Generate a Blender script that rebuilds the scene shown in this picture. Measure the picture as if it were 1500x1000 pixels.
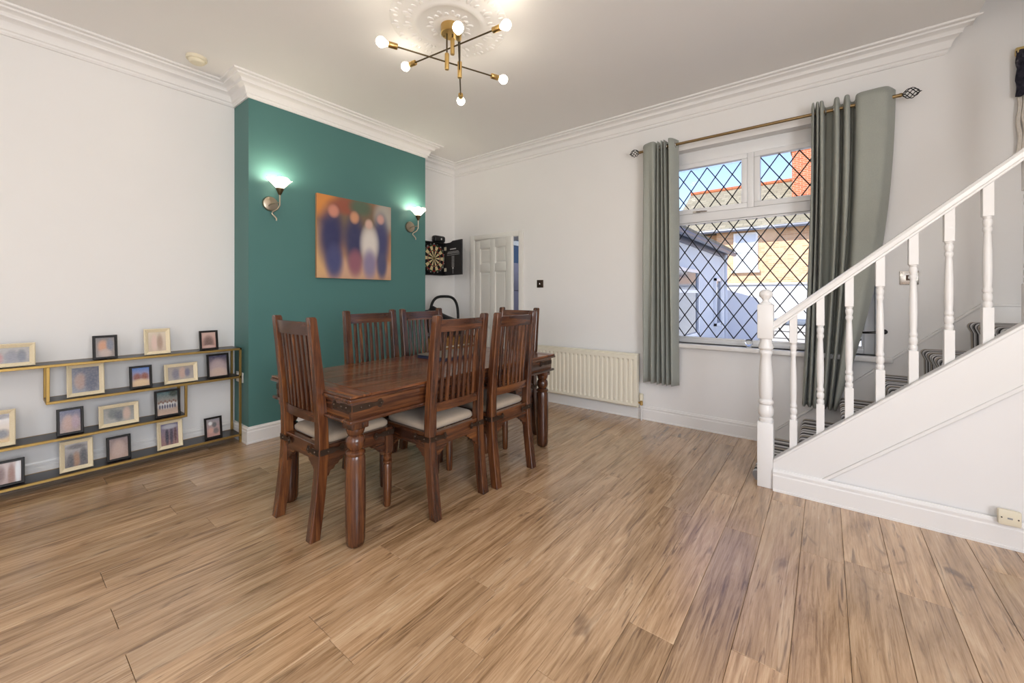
import bpy, bmesh, math, random
from mathutils import Vector, Matrix
random.seed(7)
for o in list(bpy.data.objects): bpy.data.objects.remove(o)
S = bpy.context.scene
C = S.collection
PI = math.pi

# ------------------------------------------------------------------ camera
cam = bpy.data.objects.new('camera', bpy.data.cameras.new('camera'))
C.objects.link(cam)
cam.location = (4.0144, -3.9111, 1.2)
cam.rotation_euler = (PI / 2, 0, 0.658)
cam.data.sensor_width = 36.0
cam.data.lens = 594.6 / 1500 * 36
cam.data.shift_y = -67.15 / 1500
cam.data.clip_start = 0.02
cam.data.clip_end = 200
S.camera = cam

# ------------------------------------------------------------------ world / light
W = bpy.data.worlds.new('sky'); S.world = W; W.use_nodes = True
wn = W.node_tree.nodes; wl = W.node_tree.links
sky = wn.new('ShaderNodeTexSky'); sky.sky_type = 'NISHITA'
sky.sun_disc = False; sky.sun_elevation = math.radians(48); sky.sun_rotation = math.radians(170)
sky.air_density = 1.0; sky.dust_density = 0.4; sky.ozone_density = 1.8
tn = wn.new('ShaderNodeMix'); tn.data_type = 'RGBA'; tn.blend_type = 'MULTIPLY'; tn.inputs[0].default_value = 1.0
tn.inputs[7].default_value = (1.02, .93, 1.05, 1)      # slightly less green sky, the same all over
wl.new(sky.outputs[0], tn.inputs[6]); wl.new(tn.outputs[2], wn['Background'].inputs[0])
wn['Background'].inputs[1].default_value = 0.20

def light(name, kind, loc, energy, color, rot=(0, 0, 0), **kw):
    d = bpy.data.lights.new(name, kind); d.energy = energy; d.color = color
    for k, v in kw.items(): setattr(d, k, v)
    o = bpy.data.objects.new(name, d); C.objects.link(o); o.location = loc; o.rotation_euler = rot
    return o
# midday sun from behind the house: lights the yard and the brick house opposite, never reaches this room's window
sun = light('sun', 'SUN', (0, -10, 20), 4.8, (1, .95, .88), (math.radians(42), 0, math.radians(-20)), angle=.01)
# added fill lights in the unseen side and front windows, behind the camera
light('side_fill_light', 'AREA', (5.97, -4.0, 1.55), 62, (.97, .98, 1), (PI / 2, 0, PI / 2), shape='RECTANGLE', size=1.7, size_y=1.6)
light('front_fill_light', 'AREA', (4.3, -6.02, 1.55), 11, (.97, .98, 1), (PI / 2, 0, 0), shape='RECTANGLE', size=1.7, size_y=1.6)
BULB = 15.0        # emission of the ceiling bulbs
SCONCE = 70.0
S.view_settings.view_transform = 'Standard'
S.view_settings.look = 'None'
S.view_settings.exposure = 0.68
S.view_settings.gamma = 1.0
S.view_settings.use_curve_mapping = False

# ------------------------------------------------------------------ helpers
def lin(r, g, b):
    f = lambda c: ((c / 255 + .055) / 1.055) ** 2.4 if c > 10 else c / 255 / 12.92
    return (f(r), f(g), f(b), 1)

def box(bm, x0, x1, y0, y1, z0, z1):
    v = [bm.verts.new(p) for p in ((x0, y0, z0), (x1, y0, z0), (x1, y1, z0), (x0, y1, z0), (x0, y0, z1), (x1, y0, z1), (x1, y1, z1), (x0, y1, z1))]
    for f in ((3, 2, 1, 0), (4, 5, 6, 7), (0, 1, 5, 4), (1, 2, 6, 5), (2, 3, 7, 6), (3, 0, 4, 7)): bm.faces.new([v[i] for i in f])
    return v

def bx(*a):
    bm = bmesh.new(); box(bm, *a); return bm

def loft(bm, rings, cap=True, closed=False):
    """rings: list of lists of points (same length) -> skinned surface"""
    R = [[bm.verts.new(p) for p in r] for r in rings]
    n = len(R[0])
    m = len(R) if closed else len(R) - 1
    for i in range(m):
        a, b = R[i], R[(i + 1) % len(R)]
        for j in range(n): bm.faces.new((a[j], a[(j + 1) % n], b[(j + 1) % n], b[j]))
    if cap and not closed:
        bm.faces.new(list(reversed(R[0]))); bm.faces.new(R[-1])

def tube(bm, pts, r, n=8, closed=False):
    pts = [Vector(p) for p in pts]; rings = []
    N = len(pts); ref = None
    for i, p in enumerate(pts):
        if closed: t = (pts[(i + 1) % N] - pts[i - 1])
        else: t = (pts[min(i + 1, N - 1)] - pts[max(i - 1, 0)])
        t.normalize()
        if ref is None:
            ref = Vector((0, 0, 1)) if abs(t.z) < .9 else Vector((1, 0, 0))
        a = t.cross(ref).normalized(); b = t.cross(a).normalized(); ref = a.cross(t)
        rr = r[i] if isinstance(r, (list, tuple)) else r
        rings.append([p + (a * math.cos(2 * PI * k / n) + b * math.sin(2 * PI * k / n)) * rr for k in range(n)])
    loft(bm, rings, True, closed)

def lathe(bm, prof, n=20, c=(0, 0, 0)):
    """prof: list of (r,z) from bottom to top"""
    rings = [[(c[0] + max(r, .0004) * math.cos(2 * PI * k / n), c[1] + max(r, .0004) * math.sin(2 * PI * k / n), c[2] + z) for k in range(n)] for r, z in prof]
    loft(bm, rings)

def prism(bm, poly, axis, a, b):
    """poly in the two other axes (xz for y, xy for z, yz for x), extruded from a to b"""
    def P(p, t):
        if axis == 'y': return (p[0], t, p[1])
        if axis == 'z': return (p[0], p[1], t)
        return (t, p[0], p[1])
    A = [bm.verts.new(P(p, a)) for p in poly]; B = [bm.verts.new(P(p, b)) for p in poly]
    n = len(poly)
    for i in range(n): bm.faces.new((A[i], A[(i + 1) % n], B[(i + 1) % n], B[i]))
    bm.faces.new(list(reversed(A))); bm.faces.new(B)

def sweep(bm, path, prof, ends=(None, None)):
    """path: plan points; the room is to the right of the path; prof: (out, z) closed polygon"""
    n = len(path); rings = []
    for i in range(n):
        d1 = (Vector(path[i]) - Vector(path[i - 1])).normalized() if i > 0 else None
        d2 = (Vector(path[i + 1]) - Vector(path[i])).normalized() if i < n - 1 else None
        n1 = Vector((d1.y, -d1.x)) if d1 else None; n2 = Vector((d2.y, -d2.x)) if d2 else None
        if n1 and n2: m = (n1 + n2) / (1 + n1.dot(n2))
        elif n2: m = n2 + (Vector(ends[0]) if ends[0] else Vector((0, 0)))
        else: m = n1 + (Vector(ends[1]) if ends[1] else Vector((0, 0)))
        rings.append([(path[i][0] + m.x * o, path[i][1] + m.y * o, z) for o, z in prof])
    loft(bm, rings)

def wloc(o):
    v = Vector((0, 0, 0))
    while o: v += o.location; o = o.parent
    return v

def tag(o, label=None, cat=None, group=None, kind=None):
    if label: o['label'] = label
    if cat: o['category'] = cat
    if group: o['group'] = group
    if kind: o['kind'] = kind
    return o

def obj(name, bm, mat, parent=None, bevel=0, smooth=True, seg=2, ang=.6, recalc=True):
    if recalc: bmesh.ops.recalc_face_normals(bm, faces=bm.faces)
    if bevel:
        ed = [e for e in bm.edges if len(e.link_faces) == 2 and e.calc_face_angle(0) > .5]
        bmesh.ops.bevel(bm, geom=ed, offset=bevel, segments=seg, affect='EDGES', profile=.5, clamp_overlap=True)
    if parent: bmesh.ops.translate(bm, verts=bm.verts, vec=-wloc(parent))
    me = bpy.data.meshes.new(name); bm.to_mesh(me); bm.free()
    for m in (mat if isinstance(mat, (list, tuple)) else [mat]): me.materials.append(m)
    if smooth:
        me.polygons.foreach_set('use_smooth', [True] * len(me.polygons)); me.set_sharp_from_angle(angle=ang)
    o = bpy.data.objects.new(name, me); C.objects.link(o); o.parent = parent
    return o

def thing(name, label, cat, loc=(0, 0, 0), group=None, rz=0, kind=None):
    o = bpy.data.objects.new(name, None); C.objects.link(o); o.location = loc; o.rotation_euler = (0, 0, rz)
    o.empty_display_size = .1
    return tag(o, label, cat, group, kind)

def struct(name, bm, mat, label=None, parent=None, cat=None, **kw):
    o = obj(name, bm, mat, parent, **kw)
    if parent is None: tag(o, label, cat, None, 'structure')
    return o

def copy_tree(o, parent=None):
    c = o.copy(); C.objects.link(c); c.parent = parent
    for ch in list(o.children): copy_tree(ch, c)
    return c

# ------------------------------------------------------------------ materials
def mat(name, col=(.8, .8, .8, 1), rough=.5, metal=0, spec=.5, coat=0, emit=None, estr=0, trans=0, ior=1.45):
    m = bpy.data.materials.new(name); m.use_nodes = True
    b = m.node_tree.nodes['Principled BSDF']
    b.inputs['Base Color'].default_value = col; b.inputs['Roughness'].default_value = rough
    b.inputs['Metallic'].default_value = metal; b.inputs['Specular IOR Level'].default_value = spec
    b.inputs['Coat Weight'].default_value = coat; b.inputs['Coat Roughness'].default_value = .15
    b.inputs['Transmission Weight'].default_value = trans; b.inputs['IOR'].default_value = ior
    if emit: b.inputs['Emission Color'].default_value = emit; b.inputs['Emission Strength'].default_value = estr
    return m

class NT:
    def __init__(s, m): s.t = m.node_tree; s.n = s.t.nodes; s.b = s.n['Principled BSDF']
    def node(s, k, **kw):
        x = s.n.new(k)
        for a, v in kw.items(): setattr(x, a, v)
        return x
    def link(s, a, b): s.t.links.new(a, b)
    def val(s, sock, v):
        if hasattr(v, 'is_linked') or hasattr(v, 'links'): s.link(v, sock)
        else: sock.default_value = v
    def math(s, op, a, b=0.0, c=None, clamp=False):
        x = s.node('ShaderNodeMath', operation=op); x.use_clamp = clamp
        s.val(x.inputs[0], a); s.val(x.inputs[1], b)
        if c is not None: s.val(x.inputs[2], c)
        return x.outputs[0]
    def mix(s, f, a, b, blend='MIX'):
        x = s.node('ShaderNodeMix', data_type='RGBA', blend_type=blend)
        s.val(x.inputs[0], f); s.val(x.inputs[6], a); s.val(x.inputs[7], b)
        return x.outputs[2]
    def ramp(s, f, stops, interp='LINEAR'):
        x = s.node('ShaderNodeValToRGB'); e = x.color_ramp.elements; x.color_ramp.interpolation = interp
        e[0].position, e[0].color = stops[0]
        e[1].position, e[1].color = stops[-1]
        for p, c in stops[1:-1]: k = e.new(p); k.color = c
        s.link(f, x.inputs[0]); return x.outputs[0]
    def noise(s, vec, scale, detail=4, rough=.55, dist=0):
        x = s.node('ShaderNodeTexNoise'); s.link(vec, x.inputs['Vector'])
        x.inputs['Scale'].default_value = scale; x.inputs['Detail'].default_value = detail
        x.inputs['Roughness'].default_value = rough; x.inputs['Distortion'].default_value = dist
        return x.outputs[0]
    def coord(s, scale=(1, 1, 1), rnd=0, out='Object'):
        tc = s.node('ShaderNodeTexCoord'); mp = s.node('ShaderNodeMapping'); mp.inputs['Scale'].default_value = scale
        src = tc.outputs[out]
        if rnd:
            oi = s.node('ShaderNodeObjectInfo'); ad = s.node('ShaderNodeVectorMath', operation='MULTIPLY_ADD')
            cm = s.node('ShaderNodeCombineXYZ')
            for i, k in enumerate((37.0, 91.0, 53.0)):
                s.link(s.math('MULTIPLY', oi.outputs['Random'], k * rnd), cm.inputs[i])
            ad = s.node('ShaderNodeVectorMath', operation='ADD'); s.link(src, ad.inputs[0]); s.link(cm.outputs[0], ad.inputs[1]); src = ad.outputs[0]
        s.link(src, mp.inputs['Vector']); return mp.outputs[0]
    def rand(s): return s.node('ShaderNodeObjectInfo').outputs['Random']
    def bump(s, h, strength=.2, dist=.01):
        x = s.node('ShaderNodeBump'); x.inputs['Strength'].default_value = strength; x.inputs['Distance'].default_value = dist
        s.link(h, x.inputs['Height']); s.link(x.outputs[0], s.b.inputs['Normal'])
    def base(s, c): s.link(c, s.b.inputs['Base Color'])

def paint(name, col, rough=.6, amt=.03, spec=.3, bump=.04):
    m = mat(name, col, rough, spec=spec); t = NT(m)
    c = t.coord(); n = t.noise(c, 3, 3)
    dark = tuple(x * (1 - amt) for x in col[:3]) + (1,)
    t.base(t.mix(n, dark, col)); t.bump(t.noise(c, 140, 2), bump, .002)
    return m

M = {}
M['wall'] = paint('white_wall_paint', (.86, .85, .835, 1), .65)
M['ceil'] = paint('ceiling_paint', (.90, .89, .875, 1), .7)
M['gloss'] = paint('white_gloss_paint', (.84, .83, .81, 1), .28, .02, .5, .02)
M['plaster'] = paint('white_plaster_moulding', (.88, .87, .855, 1), .55)
M['teal'] = paint('teal_wall_paint', (.082, .202, .190, 1), .5, .04, .35)
M['upvc'] = mat('white_window_plastic', (.84, .85, .86, 1), .25)
M['door'] = paint('cream_door_paint', (.80, .785, .74, 1), .35, .02)

def wood(name, axis, gold=False):
    m = mat(name, rough=.28, coat=.35); t = NT(m)
    sc = {'x': (.9, 13, 13), 'y': (13, .9, 13), 'z': (13, 13, .9)}[axis]
    c = t.coord(sc, 1.0)
    n1 = t.noise(c, 1.6, 5, .6, 1.2); n2 = t.noise(c, 6, 6, .7, .6)
    f = t.math('ADD', t.math('MULTIPLY', n1, .7), t.math('MULTIPLY', n2, .3))
    col = t.ramp(f, [(.30, lin(26, 15, 10)), (.42, lin(60, 34, 22)), (.52, lin(88, 53, 32)), (.64, lin(120, 78, 44)), (.78, lin(150, 104, 60))])
    tint = t.mix(t.rand(), (.70, .63, .62, 1), (1.12, 1.02, .88, 1))
    if gold: tint = t.mix(t.rand(), (1.5, 1.4, 1.2, 1), (1.75, 1.6, 1.3, 1))
    t.base(t.mix(1.0, col, tint, 'MULTIPLY'))
    t.b.inputs['Roughness'].default_value = .27
    t.bump(n2, .05, .003)
    return m
for a in 'xyz': M['wood' + a] = wood('sheesham_wood_' + a, a)
for a in 'xy': M['top' + a] = wood('sheesham_table_top_' + a, a, True)

def floor_mat():
    m = mat('oak_laminate', rough=.3, spec=.8, coat=.6); m.node_tree.nodes['Principled BSDF'].inputs['Coat Roughness'].default_value = .24; t = NT(m)
    c = t.coord((9, .8, 9), 1.0); c2 = t.coord((42, 1.6, 42), .7); c3 = t.coord((2.2, .8, 2.2), .9); ck = t.coord((5.5, 1.9, 5.5), .8)
    n1 = t.noise(c, 1.5, 6, .62, 1.6); n2 = t.noise(c2, 2.2, 5, .7, .8); n3 = t.noise(c3, 1.6, 3)
    f = t.math('ADD', t.math('MULTIPLY', n1, .45), t.math('ADD', t.math('MULTIPLY', n2, .38), t.math('MULTIPLY', n3, .17)))
    col = t.ramp(f, [(.34, lin(112, 84, 56)), (.43, lin(152, 120, 86)), (.52, lin(184, 150, 114)), (.64, lin(208, 180, 146))])
    # fine dark cracks and knots of the printed grain
    c4 = t.coord((32, 1.9, 32), 1.0)
    cr = t.noise(c4, 1.5, 4, .6, 1.4)
    crack = t.math('MULTIPLY', t.math('SUBTRACT', cr, .575, clamp=True), 9.0, clamp=True)
    kn = t.noise(ck, 1.7, 3, .6, .9)
    knot = t.math('MULTIPLY', t.math('SUBTRACT', kn, .63, clamp=True), 8.0, clamp=True)
    col = t.mix(t.math('MULTIPLY', crack, .6), col, lin(70, 44, 28))
    col = t.mix(t.math('MULTIPLY', knot, .7), col, lin(78, 52, 36))
    tint = t.mix(t.rand(), (.93, .925, .92, 1), (1.16, 1.14, 1.12, 1))
    t.base(t.mix(1.0, col, tint, 'MULTIPLY'))
    t.link(t.math('ADD', t.math('MULTIPLY', n2, .12), .19), t.b.inputs['Roughness'])
    t.bump(t.math('SUBTRACT', n2, t.math('MULTIPLY', crack, .5)), .10, .003)
    return m
M['floor'] = floor_mat()
M['subfloor'] = mat('dark_joint', lin(52, 38, 28), .8)

def metal(name, col, rough=.3):
    m = mat(name, col, rough, 1.0); t = NT(m); c = t.coord()
    t.link(t.math('ADD', t.math('MULTIPLY', t.noise(c, 40, 3), .15), rough - .07), t.b.inputs['Roughness']); return m
M['brass'] = metal('brushed_brass', lin(205, 172, 110), .3)
M['darkbrass'] = metal('dark_bronze_rod', lin(96, 84, 62), .38)
M['goldpaint'] = metal('gold_painted_metal', lin(166, 138, 82), .45)
M['chrome'] = metal('brushed_chrome', lin(190, 186, 180), .25)
M['nickel'] = metal('satin_nickel', lin(178, 166, 148), .32)
M['iron'] = metal('dark_iron', lin(84, 70, 60), .5)
M['blackiron'] = mat('black_iron_wire', lin(38, 36, 36), .4, .6)
M['rodmetal'] = metal('antique_brass_rod', lin(150, 128, 92), .35)
M['lead'] = mat('black_lead_strip', lin(22, 26, 30), .5)
M['black'] = mat('black_plastic', lin(20, 20, 22), .45)
M['blackwood'] = paint('black_frame_wood', lin(30, 26, 24), .4, .2)
M['shelf'] = paint('black_shelf_board', lin(34, 32, 38), .32, .25, .5)
M['cream'] = mat('cream_plastic', lin(232, 224, 200), .4)
M['white'] = mat('white_plastic', lin(236, 234, 228), .4)
M['rad'] = paint('radiator_enamel', lin(238, 232, 214), .3, .02, .5, .0)
M['bulb'] = mat('lit_bulb', (1, 1, 1, 1), .3, emit=(1, .88, .70, 1), estr=BULB)
M['sbulb'] = mat('lit_candle_bulb', (1, 1, 1, 1), .3, emit=(1, .86, .66, 1), estr=SCONCE)
M['cushion'] = None

def fabric(name, c1, c2, scale=260, rough=.9):
    m = mat(name, c1, rough, spec=.15); t = NT(m); c = t.coord()
    b = t.noise(c, scale, 2); n = t.noise(c, 6, 3)
    t.base(t.mix(t.math('ADD', t.math('MULTIPLY', b, .6), t.math('MULTIPLY', n, .4)), c1, c2)); t.bump(b, .15, .002)
    t.b.inputs['Sheen Weight'].default_value = .15
    return m
M['cushion'] = fabric('oatmeal_seat_fabric', lin(158, 140, 120), lin(196, 180, 160))
M['curtain'] = fabric('sage_grey_curtain_fabric', lin(146, 150, 143), lin(178, 181, 172), 200)
M['carseat'] = fabric('black_seat_fabric', lin(16, 16, 18), lin(34, 34, 36), 120)

def carpet():
    m = mat('striped_stair_carpet', rough=.95, spec=.1); t = NT(m)
    c = t.coord(out='Object'); sp = t.node('ShaderNodeSeparateXYZ'); t.link(c, sp.inputs[0])
    wob = t.math('MULTIPLY', t.math('SUBTRACT', t.noise(c, 12, 2), .5), .006)
    y = t.math('ADD', sp.outputs[1], wob)
    f = t.math('FRACT', t.math('MULTIPLY', y, 1 / .46))
    blk = lin(40, 40, 46); gr = lin(150, 148, 148); wh = lin(232, 232, 234); bg = lin(190, 180, 168); dk = lin(84, 84, 92)
    st = [(0, blk), (.07, wh), (.15, gr), (.20, wh), (.28, blk), (.34, bg), (.44, dk), (.48, wh), (.57, blk), (.64, gr), (.71, wh), (.79, dk), (.84, bg), (.93, wh)]
    x = t.node('ShaderNodeValToRGB'); x.color_ramp.interpolation = 'CONSTANT'; e = x.color_ramp.elements
    e[0].position, e[0].color = st[0]; e[1].position, e[1].color = st[-1]
    for p, k in st[1:-1]: q = e.new(p); q.color = k
    t.link(f, x.inputs[0]); fz = t.noise(c, 300, 2)
    t.base(t.mix(t.math('MULTIPLY', fz, .15), x.outputs[0], gr)); t.bump(fz, .5, .004)
    return m
M['carpet'] = carpet()

def pane_glass(name='window_glass'):
    m = bpy.data.materials.new(name); m.use_nodes = True; n = m.node_tree.nodes; l = m.node_tree.links
    n.remove(n['Principled BSDF']); tr = n.new('ShaderNodeBsdfTransparent'); gl = n.new('ShaderNodeBsdfGlossy'); gl.inputs['Roughness'].default_value = .02
    tr.inputs[0].default_value = (.97, .98, .98, 1)
    fr = n.new('ShaderNodeFresnel'); fr.inputs[0].default_value = 1.15; mx = n.new('ShaderNodeMixShader')
    l.new(fr.outputs[0], mx.inputs[0]); l.new(tr.outputs[0], mx.inputs[1]); l.new(gl.outputs[0], mx.inputs[2]); l.new(mx.outputs[0], n['Material Output'].inputs[0])
    return m
M['glass'] = pane_glass()
M['clearglass'] = mat('clear_glass', (.95, .97, .98, 1), .02, trans=1)
M['opal'] = mat('opal_glass_shade', lin(250, 246, 238), .35, trans=.35, emit=(1, .93, .82, 1), estr=.55)

# ------------------------------------------------------------------ room shell
D = .3076; YS = -2.612; YE = -.774; ZC = 2.955; ZB = 2.806   # chimney breast, ceiling, bottom of cornice
XR = 5.95; YF = -6.0
WX0, WX1, WZ0, WZ1 = 2.70, 4.30, .765, 2.535                 # window opening
DX0, DX1, DZ = .375, 1.11, 1.925                             # door opening

floor = struct('floor', bx(-.3, XR + .3, YF - .3, .35, -.16, -.009), M['subfloor'], 'warm oak laminate plank floor of the dining room')
# laminate planks, 0.16 m wide, running towards the window wall
L = 1.285; rows = {2.32: -2.755, 1.52: -3.61, 1.84: -3.62, 2.16: -3.627, 2.80: -2.65, 3.12: -2.40, 2.64: -3.18, 3.44: -2.465, 3.60: -1.56, 3.92: -1.565, 3.28: -1.545, 2.96: -2.905}
plank_mesh = {}
def plank_me(w, l):
    k = (round(w, 3), round(l, 3))
    if k not in plank_mesh:
        bm = bmesh.new(); g = .0007; ch = .0012
        x0, x1, y0, y1 = -w / 2 + g, w / 2 - g, -l / 2 + g, l / 2 - g
        loft(bm, [[(x0, y0, -.009), (x1, y0, -.009), (x1, y1, -.009), (x0, y1, -.009)], [(x0, y0, -ch), (x1, y0, -ch), (x1, y1, -ch), (x0, y1, -ch)],
                  [(x0 + ch, y0 + ch, 0), (x1 - ch, y0 + ch, 0), (x1 - ch, y1 - ch, 0), (x0 + ch, y1 - ch, 0)]])
        bmesh.ops.recalc_face_normals(bm, faces=bm.faces)
        me = bpy.data.meshes.new('plank'); bm.to_mesh(me); bm.free(); me.materials.append(M['floor']); plank_mesh[k] = me
    return plank_mesh[k]
i = 0; xa = -.08
while xa < XR:
    x0 = max(xa, 0.0); x1 = min(xa + .16, XR)
    key = min(rows, key=lambda k: abs(k - xa))
    y = rows[key] if abs(key - xa) < .02 else -random.uniform(.1, L)
    ys = [y + L * k for k in range(-7, 7)]
    cuts = [YF] + [v for v in ys if YF + .05 < v < -.05] + [0.0]
    for a, b in zip(cuts, cuts[1:]):
        p = bpy.data.objects.new('plank', plank_me(x1 - x0, b - a)); C.objects.link(p); p.parent = floor
        p.location = ((x0 + x1) / 2, (a + b) / 2, 0)
    xa += .16

struct('wall_left', bx(-.3, 0, YF - .3, .3, -.1, ZC), M['wall'], 'white painted wall behind the photo shelf')
struct('wall_chimney_breast', bx(-.001, D, YS, YE, -.005, ZC), M['teal'], 'teal painted chimney breast wall')
bm = bmesh.new()
T = .3
box(bm, -.3, DX0, 0, T, -.1, ZC); box(bm, DX0, DX1, 0, T, DZ, ZC); box(bm, DX1, WX0, 0, T, -.1, ZC)
box(bm, WX0, WX1, 0, T, -.1, WZ0); box(bm, WX0, WX1, 0, T, WZ1, ZC); box(bm, WX1, XR + .3, 0, T, -.1, 5.4); box(bm, 4.2, WX1, 0, T, ZC, 5.4)
struct('wall_window', bm, M['wall'], 'white painted wall with the leaded window and the door')
bm = bmesh.new(); SWY = (-4.85, -3.15)
box(bm, XR, XR + .3, YF - .3, SWY[0], -.1, 5.4); box(bm, XR, XR + .3, SWY[1], 0, -.1, 5.4); box(bm, XR, XR + .3, SWY[0], SWY[1], -.1, .75); box(bm, XR, XR + .3, SWY[0], SWY[1], 2.35, 5.4)
struct('wall_right', bm, M['wall'], 'white painted wall at the head of the stairs')
bm = bmesh.new()
FW = ((3.45, 5.15),)
box(bm, 0, FW[0][0], YF - .3, YF, -.1, ZC); box(bm, FW[0][1], XR, YF - .3, YF, -.1, ZC)
for a, b in FW: box(bm, a, b, YF - .3, YF, -.1, .75); box(bm, a, b, YF - .3, YF, 2.35, ZC)
struct('wall_front', bm, M['wall'], 'white painted front wall with an added window behind the camera')
bm = bmesh.new(); VX, VY = 4.767, -1.05
box(bm, -.3, VX, YF - .3, .3, ZC, ZC + .25); box(bm, VX, XR + .3, YF - .3, VY, ZC, ZC + .25)
struct('ceiling', bm, M['ceil'], 'white ceiling with a stairwell opening')
bm = bmesh.new()
box(bm, VX - .12, VX, VY, 0, ZC + .25, 5.2); box(bm, VX - .12, XR, VY - .12, VY, ZC + .25, 5.2)
struct('wall_stairwell', bm, M['wall'], 'white upper walls of the stairwell')
struct('ceiling_stairwell', bx(VX - .12, XR + .3, VY - .12, .3, 5.2, 5.4), M['ceil'], 'white ceiling above the stairs')
for k, (a, b) in enumerate(FW):  # added front window, out of view, an opening for the front fill light
    bm = bmesh.new(); y0, y1 = YF - .2, YF - .14
    box(bm, a, b, y0, y1, .75, .82); box(bm, a, b, y0, y1, 2.28, 2.35); box(bm, a, a + .07, y0, y1, .82, 2.28); box(bm, b - .07, b, y0, y1, .82, 2.28); box(bm, (a + b) / 2 - .03, (a + b) / 2 + .03, y0, y1, .82, 2.28)
    struct('window_%d' % (k + 2), bm, M['upvc'], 'white window added behind the camera around the front fill light')

bm = bmesh.new(); x0, x1 = XR + .14, XR + .2; a, b = SWY  # added side window, out of view, an opening for the side fill light
box(bm, x0, x1, a, b, .75, .82); box(bm, x0, x1, a, b, 2.28, 2.35); box(bm, x0, x1, a, a + .07, .82, 2.28); box(bm, x0, x1, b - .07, b, .82, 2.28); box(bm, x0, x1, (a + b) / 2 - .03, (a + b) / 2 + .03, .82, 2.28)
struct('window_3', bm, M['upvc'], 'white window added beside the camera around the side fill light')

# cornice and skirting
cp = [(0, ZB), (.012, ZB), (.020, ZB + .012), (.020, ZB + .024), (.030, ZB + .030), (.034, ZB + .05), (.046, ZB + .072), (.070, ZB + .088), (.076, ZB + .089), (.076, ZB + .100), (.084, ZB + .112), (.104, ZB + .122), (.116, ZB + .124), (.120, ZB + .134), (.146, ZB + .136), (.150, ZB + .142), (.150, ZC + .001), (0, ZC + .001)]
bm = bmesh.new(); sweep(bm, [(0, YF), (0, YS), (D, YS), (D, YE), (0, YE), (0, 0), (4.637, 0)], cp, (None, (1, 0)))
struct('trim_1', bm, M['plaster'], 'white moulded plaster cornice around the ceiling', ang=.45)
bp = [(0, 0), (.021, 0), (.021, .012), (.018, .014), (.018, .094), (.014, .100), (.014, .108), (.0165, .110), (.0165, .118), (.011, .124), (.008, .134), (0, .134)]
def skirt(name, path, label, prof=bp):
    bm = bmesh.new(); sweep(bm, path, prof); return struct(name, bm, M['gloss'], label, ang=.45)
skirt('baseboard_left', [(0, YF), (0, YS)], 'white skirting board behind the photo shelf')
skirt('baseboard_breast', [(.0, YS), (D, YS), (D, YE), (0, YE)], 'white skirting board around the teal chimney breast')
skirt('baseboard_alcove', [(0, YE), (0, 0), (.305, 0)], 'white skirting board in the alcove by the door')
skirt('baseboard_window', [(1.17, 0), (3.70, 0)], 'white skirting board below the radiator and window')

# ceiling rose (plaster)
RX, RY = 2.09, -2.08
rose = thing('ceiling_rose', 'ornate white plaster ceiling rose above the brass chandelier', 'ceiling rose', (RX, RY, ZC))
bm = bmesh.new()
lathe(bm, [(.37, 0), (.375, -.004), (.36, -.009), (.345, -.007), (.33, -.009), (.30, -.013), (.235, -.014), (.225, -.019), (.205, -.021), (.19, -.017), (.18, -.013), (.10, -.013), (.09, -.018), (.075, -.019), (.06, -.020), (.0, -.02)][::-1], 64, (RX, RY, ZC))
obj('base_disc', bm, M['plaster'], rose)
for ring, (rr, n, s) in enumerate(((.35, 18, .034), (.275, 14, .046), (.13, 10, .034))):
    for k in range(n):
        a = 2 * PI * (k + .5 * ring) / n; bm = bmesh.new()
        # an acanthus-like relief leaf: three lobes
        for da, ds, dr in ((0, 1, .0), (.11 * .3 / rr, .62, -.012), (-.11 * .3 / rr, .62, -.012)):
            cx, cy = RX + (rr + dr) * math.cos(a + da), RY + (rr + dr) * math.sin(a + da)
            mt = Matrix.Translation((cx, cy, ZC - (.009 if ring == 0 else .014))) @ Matrix.Rotation(a + da * 3, 4, 'Z') @ Matrix.Diagonal((s * ds * .8, s * ds * .42, .008, 1))
            bmesh.ops.create_icosphere(bm, subdivisions=1, radius=1, matrix=mt)
        obj('relief_leaf', bm, M['plaster'], rose)

# ------------------------------------------------------------------ window
win = thing('window_1', 'white leaded window with two top lights above one large pane', 'window', ((WX0 + WX1) / 2, .12, WZ0), kind='structure')
y0, y1 = .09, .16
def frame(bm, x0, x1, z0, z1, w, y0, y1):
    box(bm, x0, x1, y0, y1, z0, z0 + w); box(bm, x0, x1, y0, y1, z1 - w, z1); box(bm, x0, x0 + w, y0, y1, z0 + w, z1 - w); box(bm, x1 - w, x1, y0, y1, z0 + w, z1 - w)
for nm, a in (('frame_jamb', (WX0, WX0 + .06, y0, y1, WZ0, WZ1)), ('frame_jamb', (WX1 - .06, WX1, y0, y1, WZ0, WZ1)), ('frame_head', (WX0 + .06, WX1 - .06, y0, y1, 2.425, WZ1)),
              ('frame_sill_rail', (WX0 + .06, WX1 - .06, y0, y1, WZ0, .805)), ('transom', (WX0 + .06, WX1 - .06, y0 - .01, y1, 1.875, 1.955)), ('mullion', (3.482, 3.532, y0 - .01, y1, 1.955, 2.425))):
    obj(nm, bx(*a), M['upvc'], win, .006)
LWd, LHt = .1368, .196
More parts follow.
